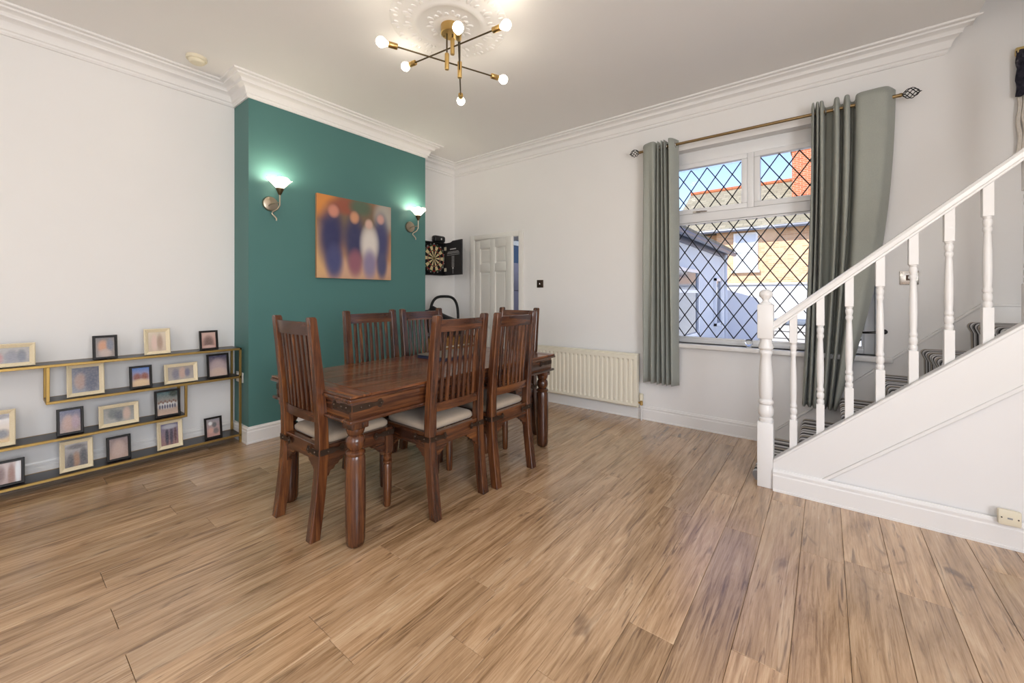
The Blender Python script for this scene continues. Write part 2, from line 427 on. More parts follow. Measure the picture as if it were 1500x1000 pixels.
def pane(name, x0, x1, z0, z1, ax, az):
    p = obj(name, bx(x0, x1, .124, .130, z0, z1), M['glass'], win, smooth=False)
    k = LHt / LWd
    for s in (1, -1):
        for i in range(-40, 41):
            xb = ax + i * LWd       # line z = az + s*k*(x-xb), clipped to the pane
            pts = []
            for xx in (x0, x1):
                z = az + s * k * (xx - xb)
                if z0 <= z <= z1: pts.append((xx, z))
            for zz in (z0, z1):
                x = xb + (zz - az) / (s * k)
                if x0 < x < x1: pts.append((x, zz))
            if len(pts) < 2: continue
            pts.sort(); a, b = Vector(pts[0]), Vector(pts[-1])
            if (b - a).length < .04: continue
            t = (b - a).normalized(); n = Vector((-t.y, t.x)) * .0042
            bm = bmesh.new()
            prism(bm, [tuple(a - n), tuple(b - n), tuple(b + n), tuple(a + n)], 'y', .118, .1235)
            obj('lead_strip', bm, M['lead'], p, smooth=False)
    return p
pane('pane', 2.795, 3.429, 1.976, 2.370, 3.429, 2.370)
pane('pane', 3.571, 4.205, 1.976, 2.380, 3.572, 2.380)
pane('pane', 2.77, 4.23, .805, 1.875, 2.961, .822)
for a in ((2.762, 3.482), (3.532, 4.238)):
    bm = bmesh.new(); frame(bm, a[0], a[1], 1.955, 2.425, .045, .075, .135); obj('casement', bm, M['upvc'], win, .006)
bm = bmesh.new(); frame(bm, 2.76, 4.24, .805, 1.875, .014, .10, .135); obj('glazing_bead', bm, M['upvc'], win, .003)
bm = bmesh.new(); box(bm, 3.05, 3.11, .055, .075, 1.957, 1.972); tube(bm, [(3.08, .06, 1.965), (3.08, .045, 1.965), (3.13, .04, 1.962), (3.17, .04, 1.958)], .006); obj('window_handle', bm, M['chrome'], win)
obj('window_sill', bx(WX0 - .07, 4.385, -.06, .09, .728, .765), M['gloss'], win, .006)

# ------------------------------------------------------------------ door to the kitchen
door = thing('door_1', 'cream panelled door standing ajar beside the dartboard', 'door', (DX0, 0, 0), kind='structure')
bm = bmesh.new()
for a in ((DX0 - .065, DX0 + .006, -.022, 0, 0, DZ + .055), (DX1 - .006, DX1 + .06, -.022, 0, 0, DZ + .055), (DX0 + .006, DX1 - .006, -.022, 0, DZ - .006, DZ + .055)): box(bm, *a)
obj('architrave', bm, M['door'], door, .006)
bm = bmesh.new()
for a in ((DX0, DX0 + .012, 0, .3, 0, DZ), (DX1 - .012, DX1, 0, .3, 0, DZ), (DX0, DX1, 0, .3, DZ - .012, DZ)): box(bm, *a)
obj('door_lining', bm, M['door'], door)
leaf = bpy.data.objects.new('door_leaf', None); C.objects.link(leaf); leaf.parent = door; leaf.location = (.014, -.004, 0); leaf.rotation_euler = (0, 0, math.radians(-10.5))
LW_ = .705
def leaf_part(name, a, bev=.003):
    bm = bx(*a); o = obj(name, bm, M['door'], None, bev); o.parent = leaf; return o
leaf_part('stile', (0, .10, 0, .04, .01, 1.905)); leaf_part('stile', (LW_ - .10, LW_, 0, .04, .01, 1.905)); leaf_part('stile', (.3025, .4025, 0, .04, .01, 1.905))
for z0, z1 in ((.01, .22), (.80, .95), (1.50, 1.60), (1.80, 1.905)):
    leaf_part('rail', (.10, .3025, 0, .04, z0, z1)); leaf_part('rail', (.4025, LW_ - .10, 0, .04, z0, z1))
for xx in ((.10, .3025), (.4025, LW_ - .10)):
    for z0, z1 in ((.22, .80), (.95, 1.50), (1.60, 1.80)):
        bm = bmesh.new(); x0, x1 = xx
        q = lambda i, y: [(x0 + i, y, z0 + i), (x1 - i, y, z0 + i), (x1 - i, y, z1 - i), (x0 + i, y, z1 - i)]
        loft(bm, [q(0, .030), q(0, .014), q(.018, .016), q(.032, .008), q(.034, .008)])
        o = obj('panel', bm, M['door'], None); o.parent = leaf
bm = bmesh.new(); lathe(bm, [(.025, 0), (.025, .006), (.009, .01), (.009, .03), (.024, .04), (.026, .052), (.0, .058)], 14)
bmesh.ops.rotate(bm, verts=bm.verts, matrix=Matrix.Rotation(PI / 2, 3, 'X')); bmesh.ops.translate(bm, verts=bm.verts, vec=(LW_ - .055, 0, .98))
o = obj('door_knob', bm, M['brass'], None); o.parent = leaf

# kitchen seen through the gap of the door (inside the rear extension)
M['kblue'] = paint('kitchen_blue_paint', lin(86, 106, 136), .6); M['kunit'] = paint('kitchen_unit_grey', lin(140, 134, 148), .4)
KX0, KX1, KY1, KZ = -.35, 1.98, 7.6, 2.25
struct('wall_kitchen', bx(KX0 - .1, KX0, .3, KY1, -.1, KZ + .05), M['kblue'], 'blue kitchen wall seen through the door gap')
struct('ceiling_kitchen', bx(KX0 - .1, KX1 - .18, .3, KY1, KZ, KZ + .1), M['kblue'], 'kitchen ceiling beyond the door')
struct('trim_2', bx(KX0, KX0 + .06, .3, KY1 - .2, KZ - .17, KZ - .09), M['gloss'], 'white coving of the kitchen')
struct('floor_kitchen', bx(KX0 - .1, KX1 - .18, .35, KY1, -.1, 0), M['kunit'], 'grey kitchen floor')
cab = thing('tall_kitchen_unit', 'tall grey lilac kitchen unit glimpsed through the door gap', 'cupboard', (KX0 + .15, 1.6, 0))
obj('carcass', bx(KX0 + .002, KX0 + .30, 1.0, 2.6, 0, 1.74), M['kunit'], cab)
for ya, yb in ((1.003, 1.798), (1.803, 2.597)):
    for za, zb in ((.12, 1.275), (1.285, 1.735)):
        dd = obj('unit_door', bx(KX0 + .302, KX0 + .32, ya, yb, za, zb), M['kunit'], cab, .003)
        obj('bar_handle', bx(KX0 + .322, KX0 + .335, yb - .07, yb - .055, za + .06, za + .2), M['chrome'], dd)
light('kitchen_fill_light', 'POINT', (.9, 1.9, 2.05), 17, (.85, .92, 1), shadow_soft_size=.12)  # added light without a fitting, brightens the kitchen behind the door gap

# ------------------------------------------------------------------ dining table
table = thing('dining_table', 'large polished dark sheesham dining table with turned legs', 'table', (1.875, -2.01, 0))
TX0, TX1, TY0, TY1, TZ = 1.45, 2.30, -2.90, -1.12, .735
n = 5
top = obj('table_top', bx(TX0, TX1, TY0, TY1, TZ - .030, TZ - .012), M['woody'], table, .006)
for k in range(n):
    a = TX0 + .004 + (TX1 - TX0 - .008) * k / n; b = TX0 + .004 + (TX1 - TX0 - .008) * (k + 1) / n
    obj('top_plank', bx(a + .0004, b - .0004, TY0 + .115, TY1 - .115, TZ - .012, TZ), M['topy'], top, .001, seg=1)
for ya, yb in ((TY0 + .004, TY0 + .114), (TY1 - .114, TY1 - .004)):
    obj('breadboard_end', bx(TX0 + .004, TX1 - .004, ya, yb, TZ - .012, TZ), M['topx'], top, .004)
ax0, ax1, ay0, ay1 = TX0 + .025, TX1 - .025, TY0 + .025, TY1 - .025
for a, w in (((ax0, ax0 + .025, ay0, ay1, .62, TZ - .03), 'y'), ((ax1 - .025, ax1, ay0, ay1, .62, TZ - .03), 'y'), ((ax0 + .025, ax1 - .025, ay0, ay0 + .025, .62, TZ - .03), 'x'), ((ax0 + .025, ax1 - .025, ay1 - .025, ay1, .62, TZ - .03), 'x')):
    obj('apron', bx(*a), M['wood' + w], table, .002)
bm = bmesh.new(); e = .018
for a in ((ax0 - e, ax0 + .05, ay0 - e, ay1 + e, .602, .62), (ax1 - .05, ax1 + e, ay0 - e, ay1 + e, .602, .62), (ax0 + .05, ax1 - .05, ay0 - e, ay0 + .05, .602, .62), (ax0 + .05, ax1 - .05, ay1 - .05, ay1 + e, .602, .62)): box(bm, *a)
obj('lower_moulding', bm, M['woody'], table, .006)
legp = [(.030, 0), (.040, .008), (.0445, .03), (.047, .15), (.0475, .32), (.045, .42), (.040, .435), (.046, .442), (.047, .450), (.040, .458), (.030, .462), (.036, .470), (.043, .484), (.0455, .500), (.043, .516), (.036, .528), (.030, .533), (.036, .537), (.040, .545), (.044, .560), (.044, .566)]
for cx in (1.53, 2.222):
    for cy in (TY0 + .075, TY1 - .075):
        bm = bmesh.new(); lathe(bm, legp, 24, (cx, cy, 0))
        lg = obj('leg', bm, M['woodz'], table, ang=.7)
        obj('leg_block', bx(cx - .045, cx + .045, cy - .045, cy + .045, .566, .603), M['woodz'], lg, .006)
# iron straps on the apron corners
def strap(parent, p, du, dn, w, h, studs, pointed=True):
    """flat iron strap on a face: p start (world), du unit along, dn outward normal, w length, h height"""
    p, du, dn = Vector(p), Vector(du), Vector(dn); up = Vector((0, 0, 1)); bm = bmesh.new(); t = .003
    out = [(0, -h / 2), (w * .55, -h / 2), (w * .62, -h * .30), (w * .78, -h * .30), (w * .82, -h * .62), (w * .90, -h * .7), (w, 0), (w * .90, h * .7), (w * .82, h * .62), (w * .78, h * .30), (w * .62, h * .30), (w * .55, h / 2), (0, h / 2)]
    A = [bm.verts.new(p + du * a + up * b) for a, b in out]; B = [bm.verts.new(p + du * a + up * b + dn * t) for a, b in out]
    k = len(out)
    for i in range(k): bm.faces.new((A[i], A[(i + 1) % k], B[(i + 1) % k], B[i]))
    bm.faces.new(list(reversed(A))); bm.faces.new(B)
    s = obj('iron_strap', bm, M['iron'], parent, smooth=False)
    for sx in studs:
        bm = bmesh.new(); c = p + du * (w * sx) + dn * (t + .001)
        bmesh.ops.create_uvsphere(bm, u_segments=8, v_segments=5, radius=.006, matrix=Matrix.Translation(c)); obj('stud', bm, M['iron'], s)
for sx, X in ((1, ax1), (-1, ax0)):
    for sy, Y in ((1, ay1), (-1, ay0)):
        strap(table, (X, Y - sy * .002, .672), (0, -sy, 0), (sx, 0, 0), .17, .030, (.25, .5, .9)); strap(table, (X - sx * .002, Y, .672), (-sx, 0, 0), (0, sy, 0), .17, .030, (.25, .5, .9))

# ------------------------------------------------------------------ dining chairs (front = +y)
def make_chair():
    r = thing('dining_chair', 'chair', 'chair', (0, 0, 0), 'dark slatted dining chairs around the table')
    HW = .19
    # rear legs rise into the back posts
    def yc(z): # centre line of the post
        return -.235 + .045 * math.sin(min(z / .50, 1) * PI / 2) if z < .5 else -.19 - .055 * ((z - .5) / .595) ** 1.3
    def post(s):
        bm = bmesh.new(); rings = []
        for z in (0, .08, .16, .24, .32, .38, .46, .55, .65, .75, .85, .95, 1.05, 1.085, 1.095):
            w = .025 if z < .5 else .025 - .004 * (z - .5) / .6; d = .025 if z < .46 else .025 - .006 * (z - .46) / .63
            if z == 1.095: w -= .004; d -= .004
            x = s * HW; y = yc(z)
            rings.append([(x - w, y - d, z), (x + w, y - d, z), (x + w, y + d, z), (x - w, y + d, z)])
        loft(bm, rings); return bm
    for s in (-1, 1): obj('rear_leg', post(s), M['woodz'], r, .003, seg=1)
    fp = [(.018, 0), (.021, .01), (.0235, .10), (.0235, .235), (.019, .243), (.024, .250), (.024, .258), (.017, .264), (.023, .274), (.024, .284), (.017, .294), (.0225, .300), (.023, .308)]
    for s in (-1, 1):
        bm = bmesh.new(); lathe(bm, fp, 14, (s * HW, .19, 0)); lg = obj('front_leg', bm, M['woodz'], r)
        obj('leg_block', bx(s * HW - .025, s * HW + .025, .165, .215, .308, .455), M['woodz'], lg, .003, seg=1)
    # seat rails
    z0, z1 = .375, .455
    obj('seat_rail', bx(-HW + .025, HW - .025, .172, .210, z0, z1), M['woodx'], r, .003, seg=1)
    obj('seat_rail', bx(-HW + .025, HW - .025, -.208, -.176, z0, z1), M['woodx'], r, .003, seg=1)
    for s in (-1, 1): obj('seat_rail', bx(s * HW - .018, s * HW + .018, -.172, .166, z0, z1), M['woody'], r, .003, seg=1)
    # curved brackets under the rails
    br = [(0, 0), (.085, 0), (.082, -.014), (.066, -.018), (.058, -.030), (.044, -.034), (.034, -.050), (.018, -.054), (.010, -.075), (0, -.08)]
    for s in (-1, 1):
        for yy in (.191, -.192):
            bm = bmesh.new(); prism(bm, [(s * (HW - .024 - a), z0 + b) for a, b in br], 'y', yy - .012, yy + .012); obj('bracket', bm, M['woodx'], r, smooth=False)
        for sy, Y in ((1, .166), (-1, -.170)):
            bm = bmesh.new(); prism(bm, [(Y - sy * a, z0 + b) for a, b in br], 'x', s * HW - .012, s * HW + .012); obj('bracket', bm, M['woody'], r, smooth=False)
    # back rails, slightly bowed
    def rail(za, zb, name, bow):
        bm = bmesh.new(); rings = []
        for i in range(9):
            u = i / 8 * 2 - 1; x = u * (HW - .018); b = -bow * (1 - u * u)
            ya, yb = yc(za) + b, yc(zb) + b
            rings.append([(x, ya - .011, za), (x, ya + .011, za), (x, yb + .011, zb), (x, yb - .011, zb)])
        loft(bm, rings); return obj(name, bm, M['woodx'], r)
    rail(1.003, 1.070, 'top_rail', .012); rail(.565, .615, 'lower_back_rail', .012)
    for k in range(7):
        u = (k - 3) / 4.0; x = u * (HW - .022); b = -.012 * (1 - u * u); bm = bmesh.new(); rings = []
        for z in (.605, .70, .80, .90, 1.012):
            y = yc(z) + b; rings.append([(x - .0105, y - .007, z), (x + .0105, y - .007, z), (x + .0105, y + .007, z), (x - .0105, y + .007, z)])
        loft(bm, rings); obj('back_slat', bm, M['woodz'], r, .002, seg=1)
    # padded seat
    bm = bmesh.new(); rings = []
    X0, Y0, Y1 = .188, -.165, .21
    for ins, z in ((.006, .452), (0, .462), (.0, .478), (.010, .490), (.035, .500), (.08, .507), (.13, .510)):
        ring = []; w = X0 - ins; ya, yb = Y0 + ins, Y1 - ins; rr = max(.035 - ins * .1, .015)
        for cx, cy, a0 in ((w - rr, yb - rr, 0), (-w + rr, yb - rr, 90), (-w + rr, ya + rr, 180), (w - rr, ya + rr, 270)):
            for q in range(4): a = math.radians(a0 + 30 * q); ring.append((cx + rr * math.cos(a), cy + rr * math.sin(a), z))
        rings.append(ring)
    loft(bm, rings); obj('seat_cushion', bm, M['cushion'], r, ang=1.0)
    # iron corner straps
    for s in (-1, 1):
        strap(r, (s * (HW + .026), .214, .425), (0, -1, 0), (s, 0, 0), .13, .028, (.3, .88)); strap(r, (s * (HW + .026), -.212, .425), (0, 1, 0), (s, 0, 0), .13, .028, (.3, .88))
        strap(r, (s * (HW + .022), .2155, .425), (-s, 0, 0), (0, 1, 0), .12, .028, (.3, .88)); strap(r, (s * (HW + .022), -.2165, .425), (-s, 0, 0), (0, -1, 0), .12, .028, (.3, .88))
    return r
spots = [(1.838, -2.70, 0, 'dark slatted chair at the near end of the table, back towards the photo shelf'),
         (2.127, -2.25, 90, 'slatted chair in the middle foreground, left of the two on the near long side'),
         (2.151, -1.771, 90, 'slatted chair on the near long side, closest to the radiator'),
         (1.615, -2.19, -90, 'slatted chair in front of the teal wall, left of the two on the far side'),
         (1.615, -1.715, -90, 'slatted chair on the far side of the table, nearest the dartboard alcove'),
         (1.835, -1.235, 180, 'slatted chair at the far table end, mostly hidden behind another chair')]
ch0 = make_chair()
for k, (x, y, a, lb) in enumerate(spots):
    c = ch0 if k == 0 else copy_tree(ch0)
    c.location = (x, y, 0); c.rotation_euler = (0, 0, math.radians(a)); c['label'] = lb
ch0.location = (spots[0][0], spots[0][1], 0)

M['matgrey'] = mat('grey_board', lin(112, 106, 96), .5); M['navy'] = mat('navy_board', lin(34, 42, 66), .4)
t = thing('placemat_stack', 'flat grey topped stack with navy blue edges lying on the dining table', 'placemats', (1.75, -1.745, TZ))
for k in range(4): obj('placemat', bx(1.60, 1.90, -1.945 + .002 * k, -1.545 + .002 * k, TZ + .0075 * k, TZ + .0075 * (k + 1)), M['matgrey'] if k == 3 else M['navy'], t, .002, seg=1)

# ------------------------------------------------------------------ photo shelf
sh = thing('photo_shelf', 'low gold framed shelf unit with black boards along the left wall', 'shelf', (.13, -3.45, 0))
SX0, SX1, SY0, SY1 = .022, .225, -4.30, -2.633
SZ = {1: .772, 2: .543, 3: .307, 4: .069}
def sbar(name, *a): return obj(name, bx(*a), M['goldpaint'], sh, .0015, seg=1)
b_ = .016
YL2, YR3 = -3.689, -2.99
span = {1: (SY0, SY1), 2: (YL2, SY1), 3: (SY0, YR3), 4: (SY0, SY1)}
for k, (a, b) in span.items():
    z = SZ[k]
    obj('shelf_board', bx(SX0 + b_, SX1 - b_, a + .004, b - .004, z - .014, z), M['shelf'], sh, .001, seg=1)
    sbar('edge_bar', SX1 - b_, SX1, a, b, z - b_, z); sbar('edge_bar', SX0, SX0 + b_, a, b, z - b_, z)
for y in (SY1 - b_, SY0):
    for x in (SX0, SX1 - b_): sbar('post', x, x + b_, y, y + b_, 0.0, SZ[1])
    for z in (SZ[1], SZ[4]): sbar('end_bar', SX0 + b_, SX1 - b_, y, y + b_, z - b_, z - .001)
sbar('end_bar', SX0 + b_, SX1 - b_, SY1 - b_, SY1, SZ[2] - b_, SZ[2] - .001)
for x in (SX0, SX1 - b_):
    sbar('divider', x, x + b_, YL2, YL2 + b_, SZ[2], SZ[1] - b_); sbar('divider', x, x + b_, YR3 - b_, YR3, SZ[3], SZ[2] - b_)
sbar('divider_bar', SX0 + b_, SX1 - b_, YL2, YL2 + b_, SZ[2] - b_, SZ[2] - .001); sbar('divider_bar', SX0 + b_, SX1 - b_, YR3 - b_, YR3, SZ[3] - b_, SZ[3] - .001)

def photo(name, bg, bg2, blobs, noise=.25, scale=12, rough=.25):
    """flat print: blurred colour patches; blobs (cx, cy, rx, ry, colour) in 0..1 picture coordinates"""
    m = mat(name, bg, rough); t = NT(m)
    tc = t.node('ShaderNodeTexCoord'); sp = t.node('ShaderNodeSeparateXYZ'); t.link(tc.outputs['Generated'], sp.inputs[0])
    u, v = sp.outputs[1], sp.outputs[2]
    col = t.mix(v, bg, bg2)
    for cx, cy, rx, ry, c in blobs:
        a = t.math('DIVIDE', t.math('SUBTRACT', u, cx), rx); b = t.math('DIVIDE', t.math('SUBTRACT', v, cy), ry)
        d = t.math('ADD', t.math('MULTIPLY', a, a), t.math('MULTIPLY', b, b))
        f = t.node('ShaderNodeMapRange', interpolation_type='SMOOTHSTEP'); t.link(d, f.inputs[0])
        f.inputs[1].default_value = 2.0; f.inputs[2].default_value = .1
        col = t.mix(f.outputs[0], col, c)
    n = t.noise(tc.outputs['Generated'], scale, 3)
    t.base(t.mix(t.math('MULTIPLY', n, noise), col, t.mix(n, (.02, .02, .03, 1), (.8, .75, .7, 1))))
    return m
def cream_frame():
    m = mat('champagne_frame', lin(232, 218, 180), .35, .08); t = NT(m); n = t.noise(t.coord((60, 60, 60)), 3, 3)
    t.base(t.mix(n, lin(228, 210, 168), lin(246, 236, 212))); return m
M['champ'] = cream_frame()
N_ = lin
skin = N_(196, 150, 128); navy = N_(44, 52, 84); dkg = N_(54, 54, 60)
FR = [  # board, y left, y right, height, style, picture, label
 (1, -3.95, -3.728, .139, 'g', (N_(120, 112, 112), N_(150, 145, 140), [(.3, .35, .12, .35, N_(160, 100, 96)), (.6, .4, .14, .4, N_(96, 92, 104)), (.82, .4, .1, .4, N_(60, 62, 80))]), 'wide cream photo frame on the top board, cut by the left picture edge'),
 (1, -3.482, -3.362, .158, 'k', (N_(150, 140, 134), N_(128, 122, 120), [(.4, .55, .25, .28, N_(206, 150, 116)), (.75, .6, .18, .3, N_(120, 126, 142)), (.5, .2, .3, .2, N_(190, 170, 160))]), 'black photo frame on the top board between the two cream ones'),
 (1, -3.224, -3.078, .186, 'g', (N_(206, 186, 168), N_(216, 204, 184), [(.35, .45, .16, .4, N_(224, 196, 184)), (.65, .45, .16, .4, N_(176, 150, 132))]), 'tall cream photo frame standing on the top board'),
 (1, -2.90, -2.779, .151, 'k', (N_(190, 140, 128), N_(214, 180, 168), [(.5, .35, .34, .4, N_(120, 92, 86)), (.5, .1, .4, .1, N_(206, 170, 160))]), 'small black photo frame at the teal wall end of the top board'),
 (2, -3.598, -3.426, .208, 'g', (N_(110, 112, 124), N_(52, 56, 84), [(.3, .45, .2, .3, N_(150, 116, 100)), (.7, .4, .22, .4, N_(50, 56, 84))]), 'large cream frame at the left end of the second board'),
 (2, -3.301, -3.181, .157, 'k', (N_(214, 176, 140), N_(58, 118, 196), [(.3, .5, .22, .2, N_(132, 66, 54)), (.72, .5, .22, .2, N_(140, 74, 56)), (.5, .18, .5, .2, N_(222, 190, 150))]), 'black frame with a bright blue sky photo on the second board'),
 (2, -3.113, -2.913, .145, 'g', (N_(172, 166, 160), N_(158, 150, 146), [(.3, .45, .14, .4, N_(128, 126, 140)), (.55, .5, .12, .4, N_(190, 160, 148)), (.75, .5, .1, .3, N_(120, 118, 140))]), 'wide cream frame on the second board'),
 (2, -2.85, -2.702, .190, 'k', (N_(196, 172, 160), N_(48, 50, 92), [(.5, .45, .4, .35, N_(186, 166, 168)), (.5, .2, .4, .2, N_(206, 180, 166))]), 'black frame at the right end of the second board'),
 (3, -3.95, -3.805, .212, 'g', (N_(190, 150, 60), N_(206, 206, 212), [(.7, .3, .3, .16, N_(66, 60, 64)), (.6, .92, .6, .1, N_(100, 90, 90))]), 'tall cream frame on the third board, cut by the left picture edge'),
 (3, -3.642, -3.522, .167, 'k', (N_(160, 134, 124), N_(50, 56, 106), [(.4, .4, .25, .35, N_(176, 138, 124)), (.75, .45, .18, .3, N_(160, 130, 140))]), 'black frame at the left of the third board'),
 (3, -3.453, -3.253, .147, 'g', (N_(160, 160, 154), N_(126, 128, 124), [(.3, .6, .14, .3, N_(96, 104, 106)), (.5, .45, .14, .35, N_(84, 92, 100)), (.75, .5, .12, .4, N_(190, 164, 150))]), 'wide cream frame on the third board'),
 (3, -3.166, -3.019, .194, 'k', (N_(200, 170, 150), N_(62, 104, 110), [(.5, .42, .5, .14, N_(206, 206, 204))] + [(.10 + .1 * q, .54 + .05 * (q % 2), .05, .05, N_(120, 88, 76)) for q in range(9)] + [(.14 + .12 * q, .36, .045, .09, N_(70, 70, 96)) for q in range(7)] + [(.8, .9, .2, .14, N_(30, 52, 40))]), 'black frame with a group photo at the right of the third board'),
 (4, -3.95, -3.77, .148, 'k', (N_(176, 150, 144), N_(206, 190, 188), [(.45, .5, .14, .4, N_(120, 92, 90)), (.92, .5, .07, .6, N_(232, 236, 240)), (.75, .4, .08, .5, N_(150, 110, 96))]), 'black frame on the bottom board, cut by the left picture edge'),
 (4, -3.629, -3.479, .193, 'g', (N_(86, 80, 84), N_(170, 166, 164), [(.5, .3, .16, .3, N_(150, 112, 84)), (.25, .25, .14, .3, N_(60, 60, 68)), (.8, .4, .16, .35, N_(58, 60, 68)), (.5, .85, .4, .1, N_(96, 92, 96))]), 'cream frame at the left of the bottom board'),
 (4, -3.416, -3.294, .163, 'k', (N_(186, 156, 140), N_(134, 118, 120), [(.5, .45, .3, .4, N_(190, 164, 154))]), 'black frame with a blurred pale photo on the bottom board'),
 (4, -3.153, -3.005, .203, 'g', (N_(150, 110, 104), N_(112, 110, 140), [(.35, .4, .1, .4, N_(52, 50, 70)), (.6, .4, .1, .4, N_(60, 56, 76)), (.82, .45, .08, .35, N_(90, 60, 64)), (.5, .85, .4, .1, N_(180, 180, 190))]), 'tall cream frame under the third board end, on the bottom board'),
 (4, -2.867, -2.751, .163, 'k', (N_(196, 148, 136), N_(150, 150, 156), [(.3, .75, .14, .1, N_(230, 230, 230)), (.6, .65, .16, .14, N_(96, 98, 104)), (.7, .3, .2, .16, N_(120, 110, 110)), (.3, .35, .2, .14, N_(206, 160, 146))]), 'small black frame at the teal wall end of the bottom board'),
]
for k, (s, ya, yb, h, st, pic, lb) in enumerate(FR):
    gold = st == 'g'; w = yb - ya; tilt = math.radians(9); X = .165
    r = thing('framed_photo', lb, 'framed photo', (X, (ya + yb) / 2, SZ[s] + .001), 'framed photos on the gold shelf')
    fw_ = .024 if gold else .014; mm = M['champ'] if gold else M['blackwood']
    def fin(name, bm, m, par, **kw):
        bmesh.ops.rotate(bm, verts=bm.verts, matrix=Matrix.Rotation(-tilt, 3, 'Y'))
        o = obj(name, bm, m, None, **kw); o.parent = par; return o
    # moulded frame: profile swept around the rectangle
    bm = bmesh.new(); prof = [(0, 0), (0, .016), (.004, .02), (.010, .016), (fw_ - .004, .008), (fw_, .004), (fw_, 0)] if gold else [(0, 0), (0, .013), (.002, .015), (fw_ - .002, .015), (fw_, .011), (fw_, 0)]
    rings = []
    for sx, sz in ((-1, 0), (1, 0), (1, 1), (-1, 1)):
        rings.append([(o, sx * (w / 2 - i), (i if sz == 0 else h - i)) for i, o in prof])
    loft(bm, rings, False, True); fin('frame_moulding', bm, mm, r, smooth=False)
    bm = bx(0, .003, -w / 2 + fw_ - .001, w / 2 - fw_ + .001, fw_ - .001, h - fw_ + .001)
    fin('photo_print', bm, photo('photo_print_%d' % k, *pic), r, smooth=False)
    bm = bx(-.004, -.0005, -w / 2 + .006, w / 2 - .006, .006, h - .006); fin('backing', bm, M['blackwood'], r, smooth=False)
    bm = bmesh.new(); k_ = math.sin(tilt); prism(bm, [(-.006 - h * .62 * k_, h * .61), (-.006 - h * .66 * k_, h * .65), (-.080, .001), (-.072, .001)], 'y', -.018, .018); o = obj('strut', bm, M['blackwood'], None, smooth=False); o.parent = r

# ------------------------------------------------------------------ chimney breast: canvas, wall lights
CY0, CY1, CZ0, CZ1 = -2.07, -1.272, 1.365, 2.139
cv = thing('canvas_print', 'square blurred family photo canvas hanging on the teal wall', 'canvas', (D + .002, (CY0 + CY1) / 2, CZ0))
fam = photo('family_canvas_print', N_(196, 150, 110), N_(176, 120, 84), [(.5, .75, .5, .3, N_(120, 100, 80)), (.1, .88, .16, .16, N_(214, 140, 70)), (.9, .85, .14, .2, N_(176, 170, 160)), (.5, .12, .6, .14, N_(206, 164, 136)), (.36, .9, .2, .1, N_(150, 84, 64)),
    (.55, .92, .14, .1, N_(86, 104, 84)), (.05, .3, .1, .3, N_(214, 170, 120)), (.17, .5, .15, .34, N_(52, 54, 96)), (.21, .20, .10, .2, N_(72, 76, 120)), (.20, .82, .06, .07, N_(206, 140, 120)), (.47, .48, .13, .30, N_(56, 58, 96)), (.48, .20, .09, .16, N_(150, 96, 110)), (.47, .78, .055, .07, N_(206, 150, 116)),
    (.85, .50, .11, .34, N_(70, 72, 112)), (.86, .18, .07, .16, N_(80, 82, 116)), (.84, .81, .05, .06, N_(206, 160, 150)), (.68, .46, .115, .22, N_(222, 214, 206)), (.68, .20, .09, .18, N_(142, 130, 160)), (.67, .72, .05, .06, N_(212, 176, 160))], .04, 6, .6)
obj('printed_face', bx(D + .030, D + .033, CY0, CY1, CZ0, CZ1), fam, cv, smooth=False)
obj('stretcher', bx(D + .003, D + .0298, CY0, CY1, CZ0, CZ1), paint('canvas_side', N_(196, 150, 112), .7, .3), cv, .002, seg=1)

def sconce(yc, label):
    r = thing('wall_light', label, 'wall light', (D, yc, 1.972), 'chrome wall lights on the teal wall')
    Y = yc; Z = 1.972
    def rx(prof, c):  # lathe around x
        bm = bmesh.new(); lathe(bm, prof, 28); bmesh.ops.rotate(bm, verts=bm.verts, matrix=Matrix.Rotation(PI / 2, 3, 'Y')); bmesh.ops.translate(bm, verts=bm.verts, vec=c); return bm
    obj('back_plate', rx([(.062, 0), (.062, .008), (.056, .018), (.035, .024), (0, .026)], (D + .001, Y, Z)), M['nickel'], r)
    sx, sy = D + .105, Y + .035    # stem axis
    bm = bmesh.new(); tube(bm, [(D + .02, Y - .02, Z - .022), (D + .05, Y - .005, Z - .004), (D + .085, Y + .022, Z + .002), (sx, sy, Z + .004)], .005); obj('cross_arm', bm, M['nickel'], r)
    bm = bmesh.new(); tube(bm, [(sx, sy, Z + .075), (sx, sy, Z + .03), (sx, sy, Z - .02), (sx - .01, sy - .012, Z - .05), (sx - .035, sy - .04, Z - .075), (sx - .04, sy - .045, Z - .09), (sx - .03, sy - .03, Z - .11), (sx - .02, sy - .018, Z - .13), (sx - .02, sy - .018, Z - .148)], .006, 10); obj('curled_stem', bm, M['nickel'], r)
    bm = bmesh.new(); lathe(bm, [(.008, 0), (.012, .006), (.030, .048), (.031, .054), (.0, .054)], 20, (sx, sy, Z + .066)); obj('lamp_cup', bm, M['darkbrass'], r)
    # flared square-ish glass shade
    bm = bmesh.new(); rings = []
    for rr, z, t in ((.024, .0, 0), (.036, .012, 0), (.060, .040, .15), (.086, .066, .3), (.094, .073, .35), (.091, .074, .35), (.056, .042, .15), (.032, .014, 0), (.020, .004, 0)):
        rings.append([(sx + rr * (1 + t * .22 * math.cos(4 * a)) * math.cos(a), sy + rr * (1 + t * .22 * math.cos(4 * a)) * math.sin(a), Z + .118 + z + t * .02 * math.cos(4 * a)) for a in [2 * PI * k / 32 for k in range(32)]])
    loft(bm, rings); obj('glass_shade', bm, M['opal'], r)
    bm = bmesh.new(); lathe(bm, [(.010, 0), (.013, .012), (.026, .036), (.030, .054), (.026, .073), (.014, .086), (0, .09)], 16, (sx, sy, Z + .13)); obj('bulb', bm, M['sbulb'], r)
